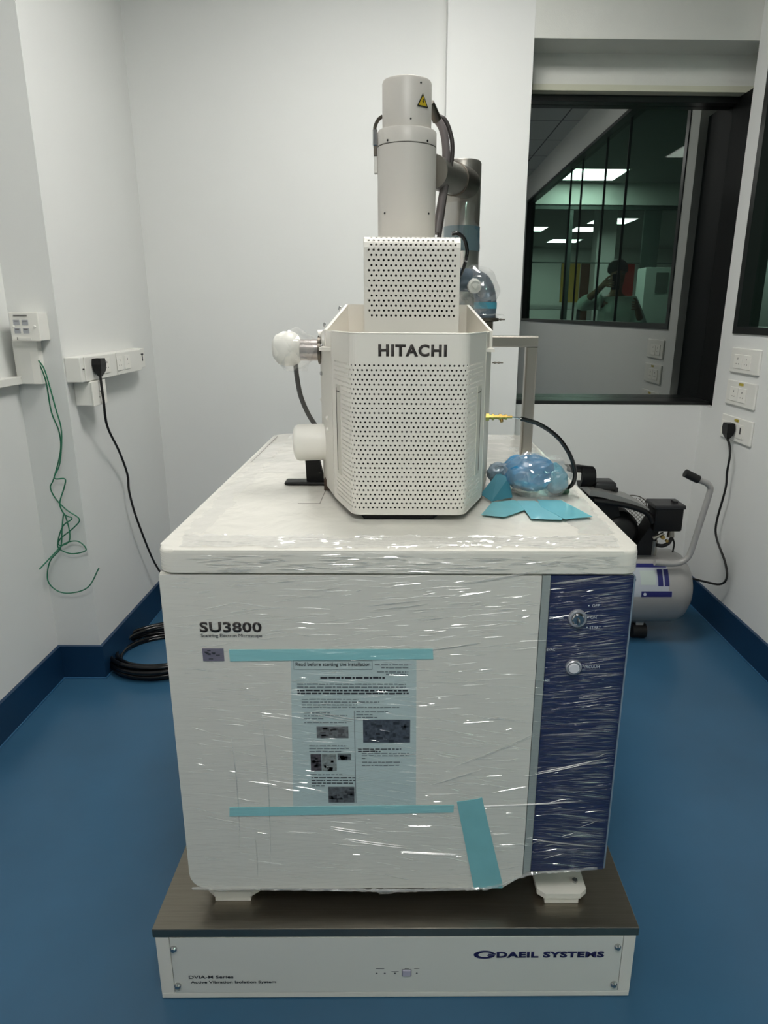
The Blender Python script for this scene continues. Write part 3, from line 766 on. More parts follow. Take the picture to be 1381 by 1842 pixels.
for bx in ((a0, a1, c0_, c0_+.0006), (a0, a1, c1_-.0006, c1_), (a0, a0+.0006, c0_, c1_), (a1-.0006, a1, c0_, c1_)): box(hb, bx[0], bx[1], PY-.0003, PY, bx[2], bx[3])
mk('heading_frame', hb, INKG, no)
random.seed(5)
def lines(bm, x0, x1, y, hpx=3., dens=.86):
    x = x0
    while x < x1:
        w_ = random.uniform(3, 13); e = min(x+w_, x1)
        zz = PZ(y)+random.uniform(-.0002, .0002); box(bm, PX(x), PX(e), PY-.0003, PY, zz-hpx*.00045, zz+hpx*.00045); x = e+random.uniform(1.2, 2.4)
dk, lg = NB(), NB()
for y, a_, b_x in ((1193, 672, 732), (1198, 684, 732), (1205, 676, 732), (1209, 692, 732)): lines(lg, a_, b_x, y, 2.2)
lines(dk, 575, 690, 1215, 4.2)
for y in (1226, 1231): lines(lg, 533, 728, y, 2.4)
for y in (1237, 1242): lines(dk, 533, 733, y, 3.4)
for y, e in ((1252, 642), (1257, 680), (1262, 640), (1266, 716)): lines(lg, 540, e, y, 2)
for y, e in ((1276, 590), (1281, 622), (1286, 578), (1293, 620)): lines(lg, 543, e, y, 2)
for y, e in ((1274, 696), (1279, 668), (1284, 676)): lines(lg, 638, e, y, 2)
for y, e in ((1335, 620), (1340, 624), (1345, 612)): lines(lg, 550, e, y, 2)
for y, e in ((1341, 720), (1345, 682)): lines(dk, 640, e, y, 2.2)
for y, e in ((1349, 734), (1353, 734), (1358, 656), (1365, 720), (1371, 716)): lines(lg, 647, e, y, 2)
for y, e in ((1394, 634), (1399, 634), (1404, 630), (1409, 578)): lines(dk, 552, e, y, 2.2)
lines(lg, 550, 610, 1388, 2)
box(lg, PX(634), PX(635.2), PY-.0003, PY, PZ(1442), PZ(1272))
mk('printed_text', dk, INK, no); mk('printed_text', lg, INKG, no)
def photo(x0, x1, y0, y1, cols, seed):
    random.seed(seed)
    o = mk('printed_photo', B(PX(x0), PX(x1), PY-.0004, PY-.0001, PZ(y1), PZ(y0)), mat('photo_%d' % seed, cols[0], .5, var=.55, vscale=160), no)
    b_ = NB()
    for k in range(14):
        x = random.uniform(x0, x1-8); y = random.uniform(y0+2, y1-3); w_ = random.uniform(3, 12); h_ = random.uniform(1.5, 7)
        box(b_, PX(x), PX(min(x+w_, x1)), PY-.0006, PY-.0004, PZ(min(y+h_, y1)), PZ(y))
    mk('photo_detail', b_, mat('photo_dark_%d' % seed, cols[1], .5), o)
photo(565, 623, 1300, 1321, ((128, 132, 134), (90, 90, 92)), 21)
photo(650, 736, 1288, 1329, ((84, 92, 104), (46, 50, 58)), 22)
photo(552, 572, 1350, 1381, ((96, 90, 96), (52, 50, 54)), 23)
photo(573, 600, 1350, 1381, ((150, 158, 156), (140, 148, 148)), 24)
photo(602, 627, 1349, 1361, ((120, 128, 130), (74, 80, 84)), 25)
photo(583, 632, 1411, 1441, ((104, 108, 112), (56, 58, 62)), 26)

# tape pieces and wrapped bundle on the worktop
def flat(name, pts, z, m, label, th=.0007):
    return tag(mk(name, prism(NB(), pts, 2, z, z+th), m), label, 'tape')
flat('tape_piece', [(.1526, 1.2451), (.195, 1.230), (.262, 1.300), (.2330, 1.352), (.185, 1.335)], .9040, TAPE, 'crossed blue tape piece on the worktop nearest the perforated cover')
flat('tape_piece', [(.2434, 1.2172), (.2994, 1.2108), (.3050, 1.225), (.2740, 1.345), (.238, 1.345)], .9048, mat('tape_b', (126, 194, 206), .3, coat=.7, var=.1, vscale=25), 'blue tape piece on the worktop in front of the wrapped bundle, middle of three')
flat('tape_piece', [(.3050, 1.2120), (.3617, 1.2295), (.3290, 1.345), (.280, 1.350), (.2780, 1.300)], .9056, mat('tape_c', (112, 186, 200), .3, coat=.7, var=.1, vscale=25), 'blue tape piece on the worktop, nearest its right edge')
bun = thing('wrapped_bundle', 'lumpy bundle wrapped in bright blue tape and clear film on the worktop', 'bundle', (.285, 1.42, .9))
def blob(name, c, r, amp, sc, m, par, seed=0, sub=4, sm=30, flatz=None):
    bm = bmesh.new(); bmesh.ops.create_icosphere(bm, subdivisions=sub, radius=1)
    for v in bm.verts:
        q = v.co.copy(); q = Vector([math.copysign(abs(t)**.8, t) for t in q]); v.co = Vector((c[0]+q.x*r[0], c[1]+q.y*r[1], c[2]+q.z*r[2]))
    crinkle(bm, amp, sc, seed); crinkle(bm, amp*.45, sc*2.7, seed+5)
    if flatz is not None:
        for v in bm.verts: v.co.z = max(v.co.z, flatz)
    return mk(name, bm, m, par, sm)
BLUEB = mat('bright_blue_tape', (8, 128, 180), .4, coat=.2, var=.45, vscale=22)
blob('blue_core', (.272, 1.425, .945), (.052, .058, .036), .010, 26, BLUEB, bun, 2, flatz=.903)
blob('pale_core', (.325, 1.415, .938), (.026, .040, .030), .008, 30, mat('pale_blue_wrap', (84, 156, 178), .4, coat=.2, var=.3, vscale=30), bun, 4, flatz=.903)
blob('grey_neck', (.212, 1.430, .944), (.026, .024, .020), .008, 50, mat('grey_blue_film', (128, 146, 160), .35, coat=.5, var=.4, vscale=60), bun, 6, flatz=.903)
blob('clear_wrap', (.288, 1.418, .942), (.070, .066, .043), .011, 30, FILMB, bun, 8, flatz=.9025)
fp_ = NB(); P = [(.165, 1.37, .912), (.185, 1.34, .9045), (.232, 1.37, .906), (.226, 1.40, .940), (.205, 1.41, .950)]
fp_.faces.new([fp_.verts.new(p) for p in P]); mk('tape_tail', fp_, mat('dark_blue_tape', (58, 118, 134), .35, coat=.5), bun, None, .001)
gb = NB(); box(gb, .335, .362, 1.41, 1.47, .9022, .912, bev=.004); mk('bundle_shadow', gb, mat('bundle_shadow', (52, 86, 66), .6), bun)  # green-brown shadow under the bundle's right end, put in as a coloured block

# ================================================================== ISOLATION PLATFORM
pl = thing('isolation_platform', 'low white vibration isolation platform with brushed steel top plate on the blue floor', 'platform', (0, 1.6, 0))
PF = 1.0025
mk('base_box', B(-.4560, .4450, PF+.004, 2.215, .001, .1512, bev=.002), WHITE, pl)
bs = NB(); box(bs, -.4565, .4455, PF, PF+.006, .0015, .0145, bev=.0015); mk('bottom_flange', bs, WHITE, pl)
fpn = mk('front_panel', B(-.4300, .4215, PF-.0005, PF+.004, .0155, .1500, bev=.0006), mat('panel_offwhite', (214, 213, 206), .45), pl)
for x0, x1 in ((-.4560, -.4312), (.4227, .4450)): mk('corner_panel', B(x0, x1, PF, PF+.004, .0155, .1505), WHITE, pl)
mk('top_plate', B(-.4604, .4495, PF-.001, 2.22, .1514, .1706, bev=.0012), [PLATE], pl)
for x, z in ((-.4235, .1250), (-.4235, .0350), (.4120, .1260), (.4130, .0340)):
    screw((x, PF-.0005, z), (0, -1, 0), .0065, fpn)
text('brand_lettering', 'DAEIL SYSTEMS', .1840, .3885, .0995, .1145, PF-.0008, NAVYINK, fpn, bold=.048, spacing=1.08)
text('model_lettering', 'DVIA-M Series', -.4010, -.3165, .0515, .0590, PF-.0008, INK, fpn, bold=.012)
text('model_lettering', 'Active Vibration Isolation System', -.3985, -.2360, .0380, .0455, PF-.0008, INK, fpn, bold=.012)
# ring emblem: ellipse ring open on the right with two bars
lg_ = NB(); cxl, czl = .1610, .1070; n_ = 44
rg = []
for k in range(n_+1):
    a = R(18+ (342-18)*k/n_); w_ = .0045*(.5+.5*math.sin(math.pi*k/n_)**.7)
    rg.append(((cxl+.0205*math.cos(a), czl+.0095*math.sin(a)), (cxl+(.0205-w_*1.9)*math.cos(a), czl+(.0095-w_*.9)*math.sin(a))))
ring_o = [p[0] for p in rg]; ring_i = [p[1] for p in rg]
for k in range(n_): prism(lg_, [ring_o[k], ring_o[k+1], ring_i[k+1], ring_i[k]], 1, PF-.0012, PF-.0004)
prism(lg_, [(cxl+.006, czl+.0018), (cxl+.0215, czl+.0026), (cxl+.0215, czl+.0006), (cxl+.008, czl-.0002)], 1, PF-.0012, PF-.0004)
prism(lg_, [(cxl+.005, czl-.0022), (cxl+.0185, czl-.0012), (cxl+.0205, czl-.0034), (cxl+.008, czl-.0046)], 1, PF-.0012, PF-.0004)
mk('ring_emblem', lg_, NAVYINK, fpn)
bt = mk('button', B(.0060, .0215, PF-.003, PF, .0565, .0705, bev=.0008), mat('button_lilac', (176, 172, 190), .4), fpn)
bb = NB(); box(bb, .0045, .0230, PF-.0012, PF, .0552, .0718); mk('button_bezel', bb, mat('bezel_grey', (110, 110, 118), .5), bt)
ind = NB()
for x in (-.0435, -.0280, -.0085, .0330): prism(ind, [(x-.002, .0610), (x+.002, .0610), (x+.0013, .0632), (x-.0013, .0632)], 1, PF-.0009, PF)
for x, w_ in ((-.0370, .008), (-.0085, .007), (.0138, .004), (.0330, .005)): box(ind, x-w_, x+w_, PF-.0009, PF, .0735, .0745) if x > 0 or x < -.02 else box(ind, x-w_, x+w_, PF-.0009, PF, .0655, .0665)
mk('indicator_marks', ind, INK, fpn)

# ================================================================== LEFT WALL FITTINGS
def holes_india(bm, face, u, z, s=1.):
    """three-pin socket holes; face(u, z, w, h) adds a small dark recess marker on the plate"""
    face(bm, u, z+.010*s, .0034*s, .0065*s); face(bm, u-.008*s, z-.008*s, .0028*s, .0036*s); face(bm, u+.008*s, z-.008*s, .0028*s, .0036*s)
DKH = mat('socket_holes', (60, 58, 56), .6)
# trunking with two double sockets
tr = thing('socket_trunking', 'long white trunking box with two double sockets on the left wall', 'socket', (XL, 2.45, 1.06))
TX = -1.023
mk('trunking_box', B(XL, TX, 2.222, 2.745, 1.052, 1.131, bev=.003), PLAS, tr)
for n_i, (a, b) in enumerate(((2.245, 2.495), (2.50, 2.735))):
    pt = mk('socket_plate', B(TX, TX+.004, a, b, 1.053, 1.130, bev=.0015), PLAS, tr)
    c = 2.395 if n_i == 0 else 2.560
    for q, yy in enumerate((c-.055, c+.012) if n_i == 0 else (2.520, 2.590)):
        sm_ = mk('socket_module', B(TX+.004, TX+.0062, yy-.024, yy+.028, 1.068, 1.118, bev=.001), PLASY, pt)
        b_ = NB(); holes_india(b_, lambda bm, u, z, w, h: box(bm, TX+.0060, TX+.0066, u-w/2, u+w/2, z-h/2, z+h/2), yy+.002, 1.094); mk('pin_holes', b_, DKH, sm_)
sc = NB(); cyl(sc, (TX+.0, 2.236, 1.093), (TX+.0045, 2.236, 1.093), .0025, n=10); mk('screw', sc, DKH, tr)
mk('end_cap', B(XL, TX-.004, 2.745, 2.795, 1.060, 1.134, bev=.002), PLAS, tr)
b_ = NB(); box(b_, TX-.0045, TX-.003, 2.765, 2.772, 1.085, 1.112); box(b_, TX-.0045, TX-.003, 2.757, 2.780, 1.108, 1.114); mk('cap_mark', b_, INK, tr)
bx2 = thing('socket_box', 'small white single socket box just below the long trunking on the left wall', 'socket', (XL, 2.3, .97))
mk('back_box', B(XL, -1.016, 2.265, 2.365, .972, 1.0515, bev=.003), PLAS, bx2)
pt = mk('socket_plate', B(-1.016, -1.012, 2.262, 2.368, .971, 1.0510, bev=.0015), PLASY, bx2)
b_ = NB()
holes_india(b_, lambda bm, u, z, w, h: box(bm, -1.0121, -1.0115, u-w/2, u+w/2, z-h/2, z+h/2), 2.318, 1.005); mk('pin_holes', b_, DKH, pt)
# data outlet on the step face
gb = thing('data_outlet', 'white network outlet box on the narrow wall step', 'outlet', (-1.14, YS, 1.18))
mk('outlet_box', B(-1.1850, -1.1020, 2.155, YS, 1.1845, 1.2670, bev=.002), PLAS, gb)
op = mk('outlet_plate', B(-1.1865, -1.1005, 2.150, 2.155, 1.1835, 1.2680, bev=.0015), PLASY, gb)
b_ = NB()
for x, z in ((-1.166, 1.238), (-1.140, 1.238), (-1.166, 1.214), (-1.140, 1.214)):
    box(b_, x-.009, x+.009, 2.1485, 2.1502, z-.008, z+.008)
mk('port', b_, mat('port_grey', (172, 174, 178), .5), op)
b_ = NB(); 
for x, z in ((-1.166, 1.238), (-1.140, 1.238), (-1.166, 1.214), (-1.140, 1.214)): box(b_, x-.006, x+.006, 2.1478, 2.1486, z+.003, z+.0055)
box(b_, -1.172, -1.132, 2.1478, 2.1501, 1.2560, 1.2605); box(b_, -1.170, -1.168, 2.1478, 2.1501, 1.1865, 1.195)
mk('port_slot', b_, mat('slot_grey', (110, 108, 104), .5), op)
lb = NB(); box(lb, -1.168, -1.128, 2.1484, 2.1501, 1.187, 1.1935); mk('label_strip', lb, PLAS, op)
for x in (-1.176, -1.113):
    screw((x, 2.1500, 1.226), (0, -1, 0), .0045, op, PLAS)
# conduit below it and the horizontal trunking on the near wall
mk_ = mk('cable_duct', B(-1.2100, -1.1330, 2.187, YS, 1.0500, 1.1830, bev=.002), PLAS); tag(mk_, 'short wide white cable duct directly under the network outlet box', 'cable duct')
bb = NB(); box(bb, -1.158, -1.134, 2.1862, 2.187, 1.051, 1.150); p_ = mk('duct_joint', bb, PLASY, mk_)
bb = NB(); box(bb, XN, XN+.028, 1.2, 2.205, 1.0500, 1.0745, bev=.002); tag(mk('wall_trunking', bb, PLAS), 'narrow white horizontal trunking running along the near left wall', 'cable duct')
# green wires
wa = [(-1.138, 2.19, 1.123), (-1.123, 2.19, 1.061), (-1.119, 2.19, .963), (-1.103, 2.19, .898), (-1.108, 2.19, .833), (-1.142, 2.19, .743), (-1.157, 2.19, .713), (-1.144, 2.19, .674), (-1.113, 2.19, .636), (-1.076, 2.19, .605), (-1.099, 2.19, .574), (-1.149, 2.19, .534), (-1.159, 2.19, .502), (-1.118, 2.19, .482), (-1.067, 2.19, .495), (-1.090, 2.19, .526), (-1.136, 2.19, .518), (-1.165, 2.16, .488), (-1.195, 2.12, .452)]
wb = [(-1.134, 2.185, 1.124), (-1.120, 2.185, 1.089), (-1.100, 2.185, .978), (-1.093, 2.185, .899), (-1.114, 2.185, .796), (-1.135, 2.185, .748), (-1.103, 2.185, .744), (-1.111, 2.185, .714), (-1.129, 2.185, .661), (-1.120, 2.185, .622), (-1.099, 2.185, .607), (-1.129, 2.185, .583), (-1.155, 2.185, .528), (-1.149, 2.185, .512), (-1.117, 2.185, .528), (-1.112, 2.185, .568), (-1.123, 2.185, .622), (-1.133, 2.185, .575), (-1.150, 2.185, .504), (-1.191, 2.18, .456), (-1.204, 2.18, .391), (-1.179, 2.18, .350), (-1.134, 2.18, .341), (-1.070, 2.18, .366), (-1.027, 2.18, .434)]
tag(mk('earth_wire', tube(NB(), wa, .0022, n=8), GREEN, None, 60), 'thin green wire tangled under the duct, its loose end pointing left', 'wire', 'green wires hanging on the wall step')
wb = [(x, y+.004*math.sin(i*2.1), z) for i, (x, y, z) in enumerate(wb)]
tag(mk('earth_wire', tube(NB(), wb, .0022, n=8), GREEN, None, 60), 'thin green wire tangled under the duct, ending in a wide upturned hook', 'wire', 'green wires hanging on the wall step')
# black plug and cord
c1 = thing('power_cord', 'black plug and cord hanging from the trunking on the left wall', 'power cord', (-1.0, 2.33, 1.09))
def plug(bm, c, s, d):
    """tapering moulded three-pin plug, face towards d (unit x), hanging down"""
    x, y, z = c
    for (h0, w0, t0), (h1, w1, t1) in zip(((.022, .017, .026), (.004, .021, .028), (-.016, .018, .024)), ((.004, .021, .028), (-.016, .018, .024), (-.034, .006, .008))):
        A = [bm.verts.new((x+d*sx*t0/2*s-d*0, y+sy*w0*s, z+h0*s)) for sx, sy in ((-1, -1), (1, -1), (1, 1), (-1, 1))]
        C = [bm.verts.new((x+d*sx*t1/2*s, y+sy*w1*s, z+h1*s)) for sx, sy in ((-1, -1), (1, -1), (1, 1), (-1, 1))]
        bm.faces.new(A); bm.faces.new(C)
        for k in range(4): bm.faces.new((A[k], A[(k+1) % 4], C[(k+1) % 4], C[k]))
    return bm
mk('plug', plug(NB(), (-1.002, 2.312, 1.100), 1.05, 1), BLK, c1)
mk('cord', tube(NB(), [(-1.002, 2.31, 1.066), (-1.002, 2.31, 1.045), (-1.003, 2.315, .985), (-1.02, 2.36, .89), (-1.035, 2.47, .78), (-1.045, 2.545, .675), (-1.045, 2.545, .600), (-1.04, 2.59, .46), (-1.03, 2.72, .22), (-.95, 2.78, .08), (-.80, 2.80, .02), (-.60, 2.78, .006)], .0042, n=10), RUB, c1, 60)
# coil of black cable on the floor
co = NB(); random.seed(4)
for k in range(7):
    pts = []; r0 = .175+random.uniform(-.016, .016); zc = .008+.007*k+random.uniform(0, .003); cx, cy = -.905+random.uniform(-.012, .012), 2.365+random.uniform(-.014, .014)
    for a in range(0, 361, 20): pts.append((cx+r0*1.05*math.cos(R(a)), cy+r0*math.sin(R(a)), zc+.003*math.sin(R(a*2+k*50))))
    tube(co, pts, .0078, n=8, k=3)
tag(mk('cable_coil', co, BLKG, None, 60), 'coiled glossy black cable lying on the blue floor beside the platform', 'cable coil')

# ================================================================== RIGHT WALL SOCKETS
def plate(y0, y1, z0, z1, label, kind):
    t = thing('wall_socket', label, 'socket', (XR, (y0+y1)/2, z0), 'socket plates on the right wall')
    mk('cover_plate', B(XR-.009, XR, y0, y1, z0, z1, bev=.003), PLAS, t)
    zc = (z0+z1)/2-.004; yc = (y0+y1)/2
    for q, yy in enumerate((yc+.048, yc-.020) if kind < 3 else (yc+.085, yc+.028, yc-.035)):
        m_ = mk('socket_module', B(XR-.0115, XR-.009, yy-.032, yy+.032, zc-.027, zc+.027, bev=.001), PLASY, t)
        b_ = NB(); f_ = lambda bm, u, z, w, h: box(bm, XR-.0120, XR-.0114, u-w/2, u+w/2, z-h/2, z+h/2)
        if kind == 3 and q == 2: f_(b_, yy-.010, zc+.005, .010, .026)
        else: holes_india(b_, f_, yy, zc, 1.1)
        mk('pin_holes', b_, DKH, m_)
    if kind > 1: mk('sticker', B(XR-.0100, XR-.0088, yc-.020, yc+.016, z1-.016, z1-.006), mat('yellow_sticker', (176, 160, 60), .5), t)
plate(2.570, 2.800, 1.057, 1.152, 'white double socket plate without sticker, topmost of three on the right wall', 1)
plate(2.565, 2.800, .930, 1.026, 'white double socket plate with yellow sticker, middle of three, nothing plugged in', 2)
plate(2.552, 2.806, .792, .886, 'white socket plate with a rocker switch and black plug, lowest of three', 3)
c2 = thing('power_cord', 'black plug and cord from the lowest right wall socket to the compressor', 'power cord', (1.31, 2.69, .84))
mk('plug', plug(NB(), (1.306, 2.690, .838), 1.15, -1), BLK, c2)
mk('cord', tube(NB(), [(1.306, 2.688, .800), (1.304, 2.66, .780), (1.302, 2.64, .740), (1.305, 2.65, .671), (1.308, 2.65, .602), (1.305, 2.68, .451), (1.308, 2.663, .384), (1.312, 2.578, .317), (1.312, 2.545, .259), (1.30, 2.57, .221), (1.26, 2.626, .211), (1.172, 2.62, .235)], .0045, n=10), RUB, c2, 60)

# ================================================================== AIR COMPRESSOR
ac = thing('air_compressor', 'small grey tank air compressor with black pump behind the cabinet', 'compressor', (.9, 2.6, 0))
TY, TZ, TR = 2.600, .206, .150
prof = [(0, 0), (.05, .004), (.10, .018), (.132, .042), (TR, .080), (TR, .50), (.132, .538), (.10, .562), (.05, .576), (0, .580)]
mk('tank', lathe(NB(), prof, (.600, TY, TZ), (1, 0, 0), 64), TANK, ac, 50)
def on_tank(a0, a1, x0, x1, off, m, name='label', par=ac, n=10):
    b_ = NB(); A = []
    for k in range(n+1):
        a = a0+(a1-a0)*k/n
        A.append([b_.verts.new((x, TY-(TR+off)*math.cos(R(a)), TZ+(TR+off)*math.sin(R(a)))) for x in (x0, x1)])
    for p, q in zip(A, A[1:]): b_.faces.new((p[0], p[1], q[1], q[0]))
    return mk(name, b_, m, par)
LBL = mat('tank_label_grey', (170, 176, 184), .4); LNV = mat('tank_label_navy', (28, 32, 96), .4)
on_tank(13, 50, .88, 1.046, .0006, LBL); on_tank(49, 56, .88, 1.044, .0008, LNV)
on_tank(4, 13, .88, 1.060, .0006, LBL)
on_tank(4, 12.5, .938, 1.058, .0012, LNV)
on_tank(20, 46, 1.004, 1.024, .0012, LNV); on_tank(20, 46, 1.030, 1.048, .0012, LNV)
on_tank(22, 44, .936, .996, .0010, mat('tank_label_pale', (176, 188, 182), .4))
b_ = lathe(NB(), [(.013, 0), (.013, .001)], (.905, TY-(TR+.001)*math.cos(R(30)), TZ+(TR+.001)*math.sin(R(30))), (0, -math.cos(R(30)), math.sin(R(30))), 20); mk('round_mark', b_, mat('mark_navy', (30, 40, 70), .4), ac)
b_ = lathe(NB(), [(.006, 0), (.006, .0008)], (.952, TY-(TR+.0013)*math.cos(R(8)), TZ+(TR+.0013)*math.sin(R(8))), (0, -math.cos(R(8)), math.sin(R(8))), 16); mk('round_mark', b_, INKL, ac)
for x in (.975, .69):
    for yy in (TY-.06, TY+.08):
        b_ = NB(); cyl(b_, (x-.028, yy, .030), (x+.028, yy, .030), .030, n=24); mk('foot', b_, RUB, ac, 40)
b_ = NB(); box(b_, .96, .99, TY-.07, TY+.09, .045, .075); mk('foot_bracket', b_, TANK, ac)
mk('handle', tube(NB(), [(.985, 2.475, .350), (1.040, 2.478, .344), (1.080, 2.480, .346), (1.108, 2.48, .362), (1.124, 2.48, .395), (1.145, 2.48, .51), (1.1655, 2.48, .628), (1.1645, 2.48, .652), (1.150, 2.48, .667), (1.117, 2.48, .681), (1.085, 2.48, .696)], .0115, n=16), TANK, ac, 60)
mk('handle_grip', tube(NB(), [(1.117, 2.48, .681), (1.090, 2.48, .6935), (1.064, 2.48, .706)], .0155, n=16), RUB, ac, 60)
# pressure switch
bx_ = NB(); box(bx_, .978, 1.088, 2.50, 2.60, .467, .563, bev=.008, seg=3); mk('pressure_switch', bx_, BLK, ac, 40)
bx_ = NB(); box(bx_, .972, 1.092, 2.495, 2.605, .558, .574, bev=.004); box(bx_, 1.055, 1.072, 2.53, 2.56, .574, .582); mk('switch_lid', bx_, mat('dark_grey_lid', (38, 38, 40), .4), ac)
bx_ = NB(); cyl(bx_, (1.000, 2.54, .36), (1.000, 2.54, .42), .014, n=16); cyl(bx_, (1.000, 2.54, .40), (1.000, 2.54, .465), .009, n=12); cyl(bx_, (1.062, 2.54, .435), (1.062, 2.54, .467), .015, .011, n=14)
cyl(bx_, (.990, 2.53, .430), (1.030, 2.53, .452), .008, n=8); mk('fittings', bx_, STEEL, ac, 40)
mk('outlet_pipe', tube(NB(), [(1.005, 2.525, .405), (1.030, 2.525, .402), (1.052, 2.525, .414), (1.064, 2.53, .436)], .0075, n=10), BLK, ac, 60)
mk('outlet_pipe', tube(NB(), [(1.066, 2.525, .432), (1.074, 2.525, .41), (1.072, 2.525, .375)], .0035, n=8), BLK, ac, 60)
b_ = NB(); cyl(b_, (1.022, 2.522, .440), (1.022, 2.510, .440), .008, n=12); cyl(b_, (1.040, 2.522, .425), (1.040, 2.512, .425), .006, n=12); mk('brass_valve', b_, BRASS, ac)
# pump, motor, fan shroud
mk('motor', lathe(NB(), [(0, 0), (.05, .004), (.066, .022), (.076, .05), (.076, .15), (.06, .16), (0, .16)], (.862, 2.52, .452), (0, 1, .05), 48), BLK, ac, 50)
b_ = NB(); 
for k in range(5): cyl(b_, (.862, 2.57+.018*k, .452), (.862, 2.576+.018*k, .452), .080, n=40)
mk('cooling_fins', b_, BLK, ac, 50)
b_ = NB(); prism(b_, [(.915, .36), (.998, .36), (1.010, .46), (1.005, .53), (.990, .545), (.982, .50), (.960, .455), (.940, .42)], 1, 2.53, 2.62)
mk('crank_case', b_, BLK, ac)
mk('mount_rail', B(.78, 1.00, 2.55, 2.66, .345, .362), TANK, ac)
bnd = NB(); pts = [(.726, .628), (.776, .622), (.843, .603), (.910, .580), (.960, .553)]; lo = [(x-.004, z-.022) for x, z in pts]
prism(bnd, pts+lo[::-1], 1, 2.52, 2.66); mk('top_shroud', bnd, mat('shroud_silver', (150, 150, 146), .3, .5), ac)
mk('shroud_seal', tube(NB(), [(.742, 2.52, .585), (.80, 2.515, .580), (.86, 2.515, .570), (.92, 2.515, .553), (.958, 2.515, .532), (.975, 2.515, .500)], .011, n=10), BLK, ac, 60)
mk('pump_head', prism(NB(), [(.66, .40), (.82, .40), (.86, .50), (.84, .575), (.72, .60), (.66, .58)], 1, 2.54, 2.68), BLK, ac)
bx_ = NB(); box(bx_, .757, .842, 2.57, 2.66, .612, .645, bev=.010, seg=3); box(bx_, .84, .858, 2.60, 2.63, .600, .616); mk('valve_cover', bx_, mat('dark_grey_lid', (38, 38, 40)), ac, 40)
b_ = NB(); cyl(b_, (.700, 2.60, .665), (.750, 2.60, .663), .044, .040, n=32); cyl(b_, (.75, 2.60, .663), (.757, 2.60, .663), .034, n=32)
mk('air_filter', b_, BLK, ac, 40)
b_ = NB(); cyl(b_, (.650, 2.60, .695), (.702, 2.60, .685), .010, .018, n=16); prism(b_, [(.640, .708), (.70, .708), (.70, .694), (.656, .694)], 1, 2.585, 2.615); mk('intake_elbow', b_, BLK, ac, 40)
b_ = NB(); box(b_, .672, .698, 2.57, 2.59, .655, .682); mk('intake_fitting', b_, PLASY, ac)
# diamond wire guard between motor and switch: crossed wires
wg = NB()
gx0, gx1, gz0, gz1, gy = .915, .996, .440, .562, 2.655
for k in range(-10, 14):
    for s_ in (1, -1):
        P = []
        for t in range(41):
            x = gx0+(gx1-gx0)*t/40; z = gz0+k*.0165+s_*(x-gx0)*.95
            if gz0 <= z <= gz1: P.append(Vector((x, gy, z)))
        if len(P) > 2: cyl(wg, P[0], P[-1], .0012, n=5)
tube(wg, [(.90, gy, .568), (.94, gy, .572), (.975, gy, .562), (.996, gy, .535), (.998, gy, .47)], .0022, n=6)
mk('wire_guard', wg, STEELD, ac)

# ================================================================== NEIGHBOURING OFFICE (seen through and reflected in the glass)
OX0, OX1, OY0, OY1, OZ = XR+.085, 7.0, -12.0, 9.0, 2.9
OW = mat('office_wall', (196, 200, 194), .7); OD = mat('office_dark', (44, 50, 46), .6)
struct('floor_office', B(OX0, OX1, OY0, OY1, -.08, -.001), mat('office_floor', (96, 100, 98), .5))
struct('ceiling_office', B(OX0, OX1, OY0, OY1, OZ, OZ+.08), mat('office_ceiling', (150, 152, 148), .8))
struct('wall_office_side', B(OX1, OX1+.1, OY0, OY1, 0, OZ), OW)
struct('wall_office_end', B(OX0, OX1, OY0-.1, OY0, 0, OZ), OW)
struct('wall_office_far', B(OX0, OX1, OY1, OY1+.1, 0, OZ), mat('office_far_wall', (120, 122, 120), .7))
OG = 'ceiling lights of the neighbouring office'
for x0, x1, y0, y1, lb_ in ((1.92, 2.62, -2.95, -2.27, 'largest bright ceiling panel reflected at the top of the dark window, before the beam'), (3.40, 4.10, -7.15, -6.40, 'office ceiling panel, uppermost of the three right-hand reflections below the beam'),
        (3.35, 4.05, -8.40, -7.66, 'office ceiling panel, middle one of the three right-hand reflections below the beam'), (3.36, 4.02, -10.6, -9.9, 'office ceiling panel, lowest of the three right-hand reflections below the beam'),
        (2.2, 2.8, -8.4, -7.7, 'small office ceiling panel, upper of the two faint left-hand reflections'), (2.2, 2.8, -10.6, -9.9, 'small office ceiling panel, lower of the two faint left-hand reflections'),
        (4.12, 4.72, 8.2, 8.9, 'office ceiling panel seen directly through the window in the right wall')):
    panel('ceiling_light', x0, x1, y0, y1, OZ, lb_, OFFICE, OG, (.93, 1, .97))
bm = B(OX0, OX1, -3.26, -3.16, 2.64, OZ); struct('wall_office_beam', bm, OW)
pt_ = thing('glass_partition', 'dark framed glass partition under the beam inside the office', 'partition', (3, -3.2, 0))
f = NB(); box(f, OX0, 4.6, -3.24, -3.18, 2.585, 2.64)
for x in (1.50, 2.15, 3.15, 4.4): box(f, x, x+.07 if x != 3.15 else x+.22, -3.23, -3.19, 0, 2.585)
box(f, OX0, 4.6, -3.225, -3.195, 1.93, 1.945)
mk('partition_frame', f, mat('green_grey_frame', (58, 72, 66), .5), pt_)
tag(mk('office_column', B(2.70, 2.96, -4.0, -3.74, 0, OZ), mat('column_white', (226, 228, 224), .6)), 'white square column standing in the office behind the partition', 'column')
dr = thing('office_door', 'brown wooden door behind the partition inside the office', 'door', (2.95, -4.1, 0))
mk('door_leaf', B(2.62, 3.12, -4.22, -4.18, 0, 2.0), mat('door_brown', (96, 58, 40), .5), dr)
mk('door_stile', B(2.80, 2.86, -4.175, -4.165, 0, 2.0), mat('door_dark', (48, 30, 24), .5), dr)
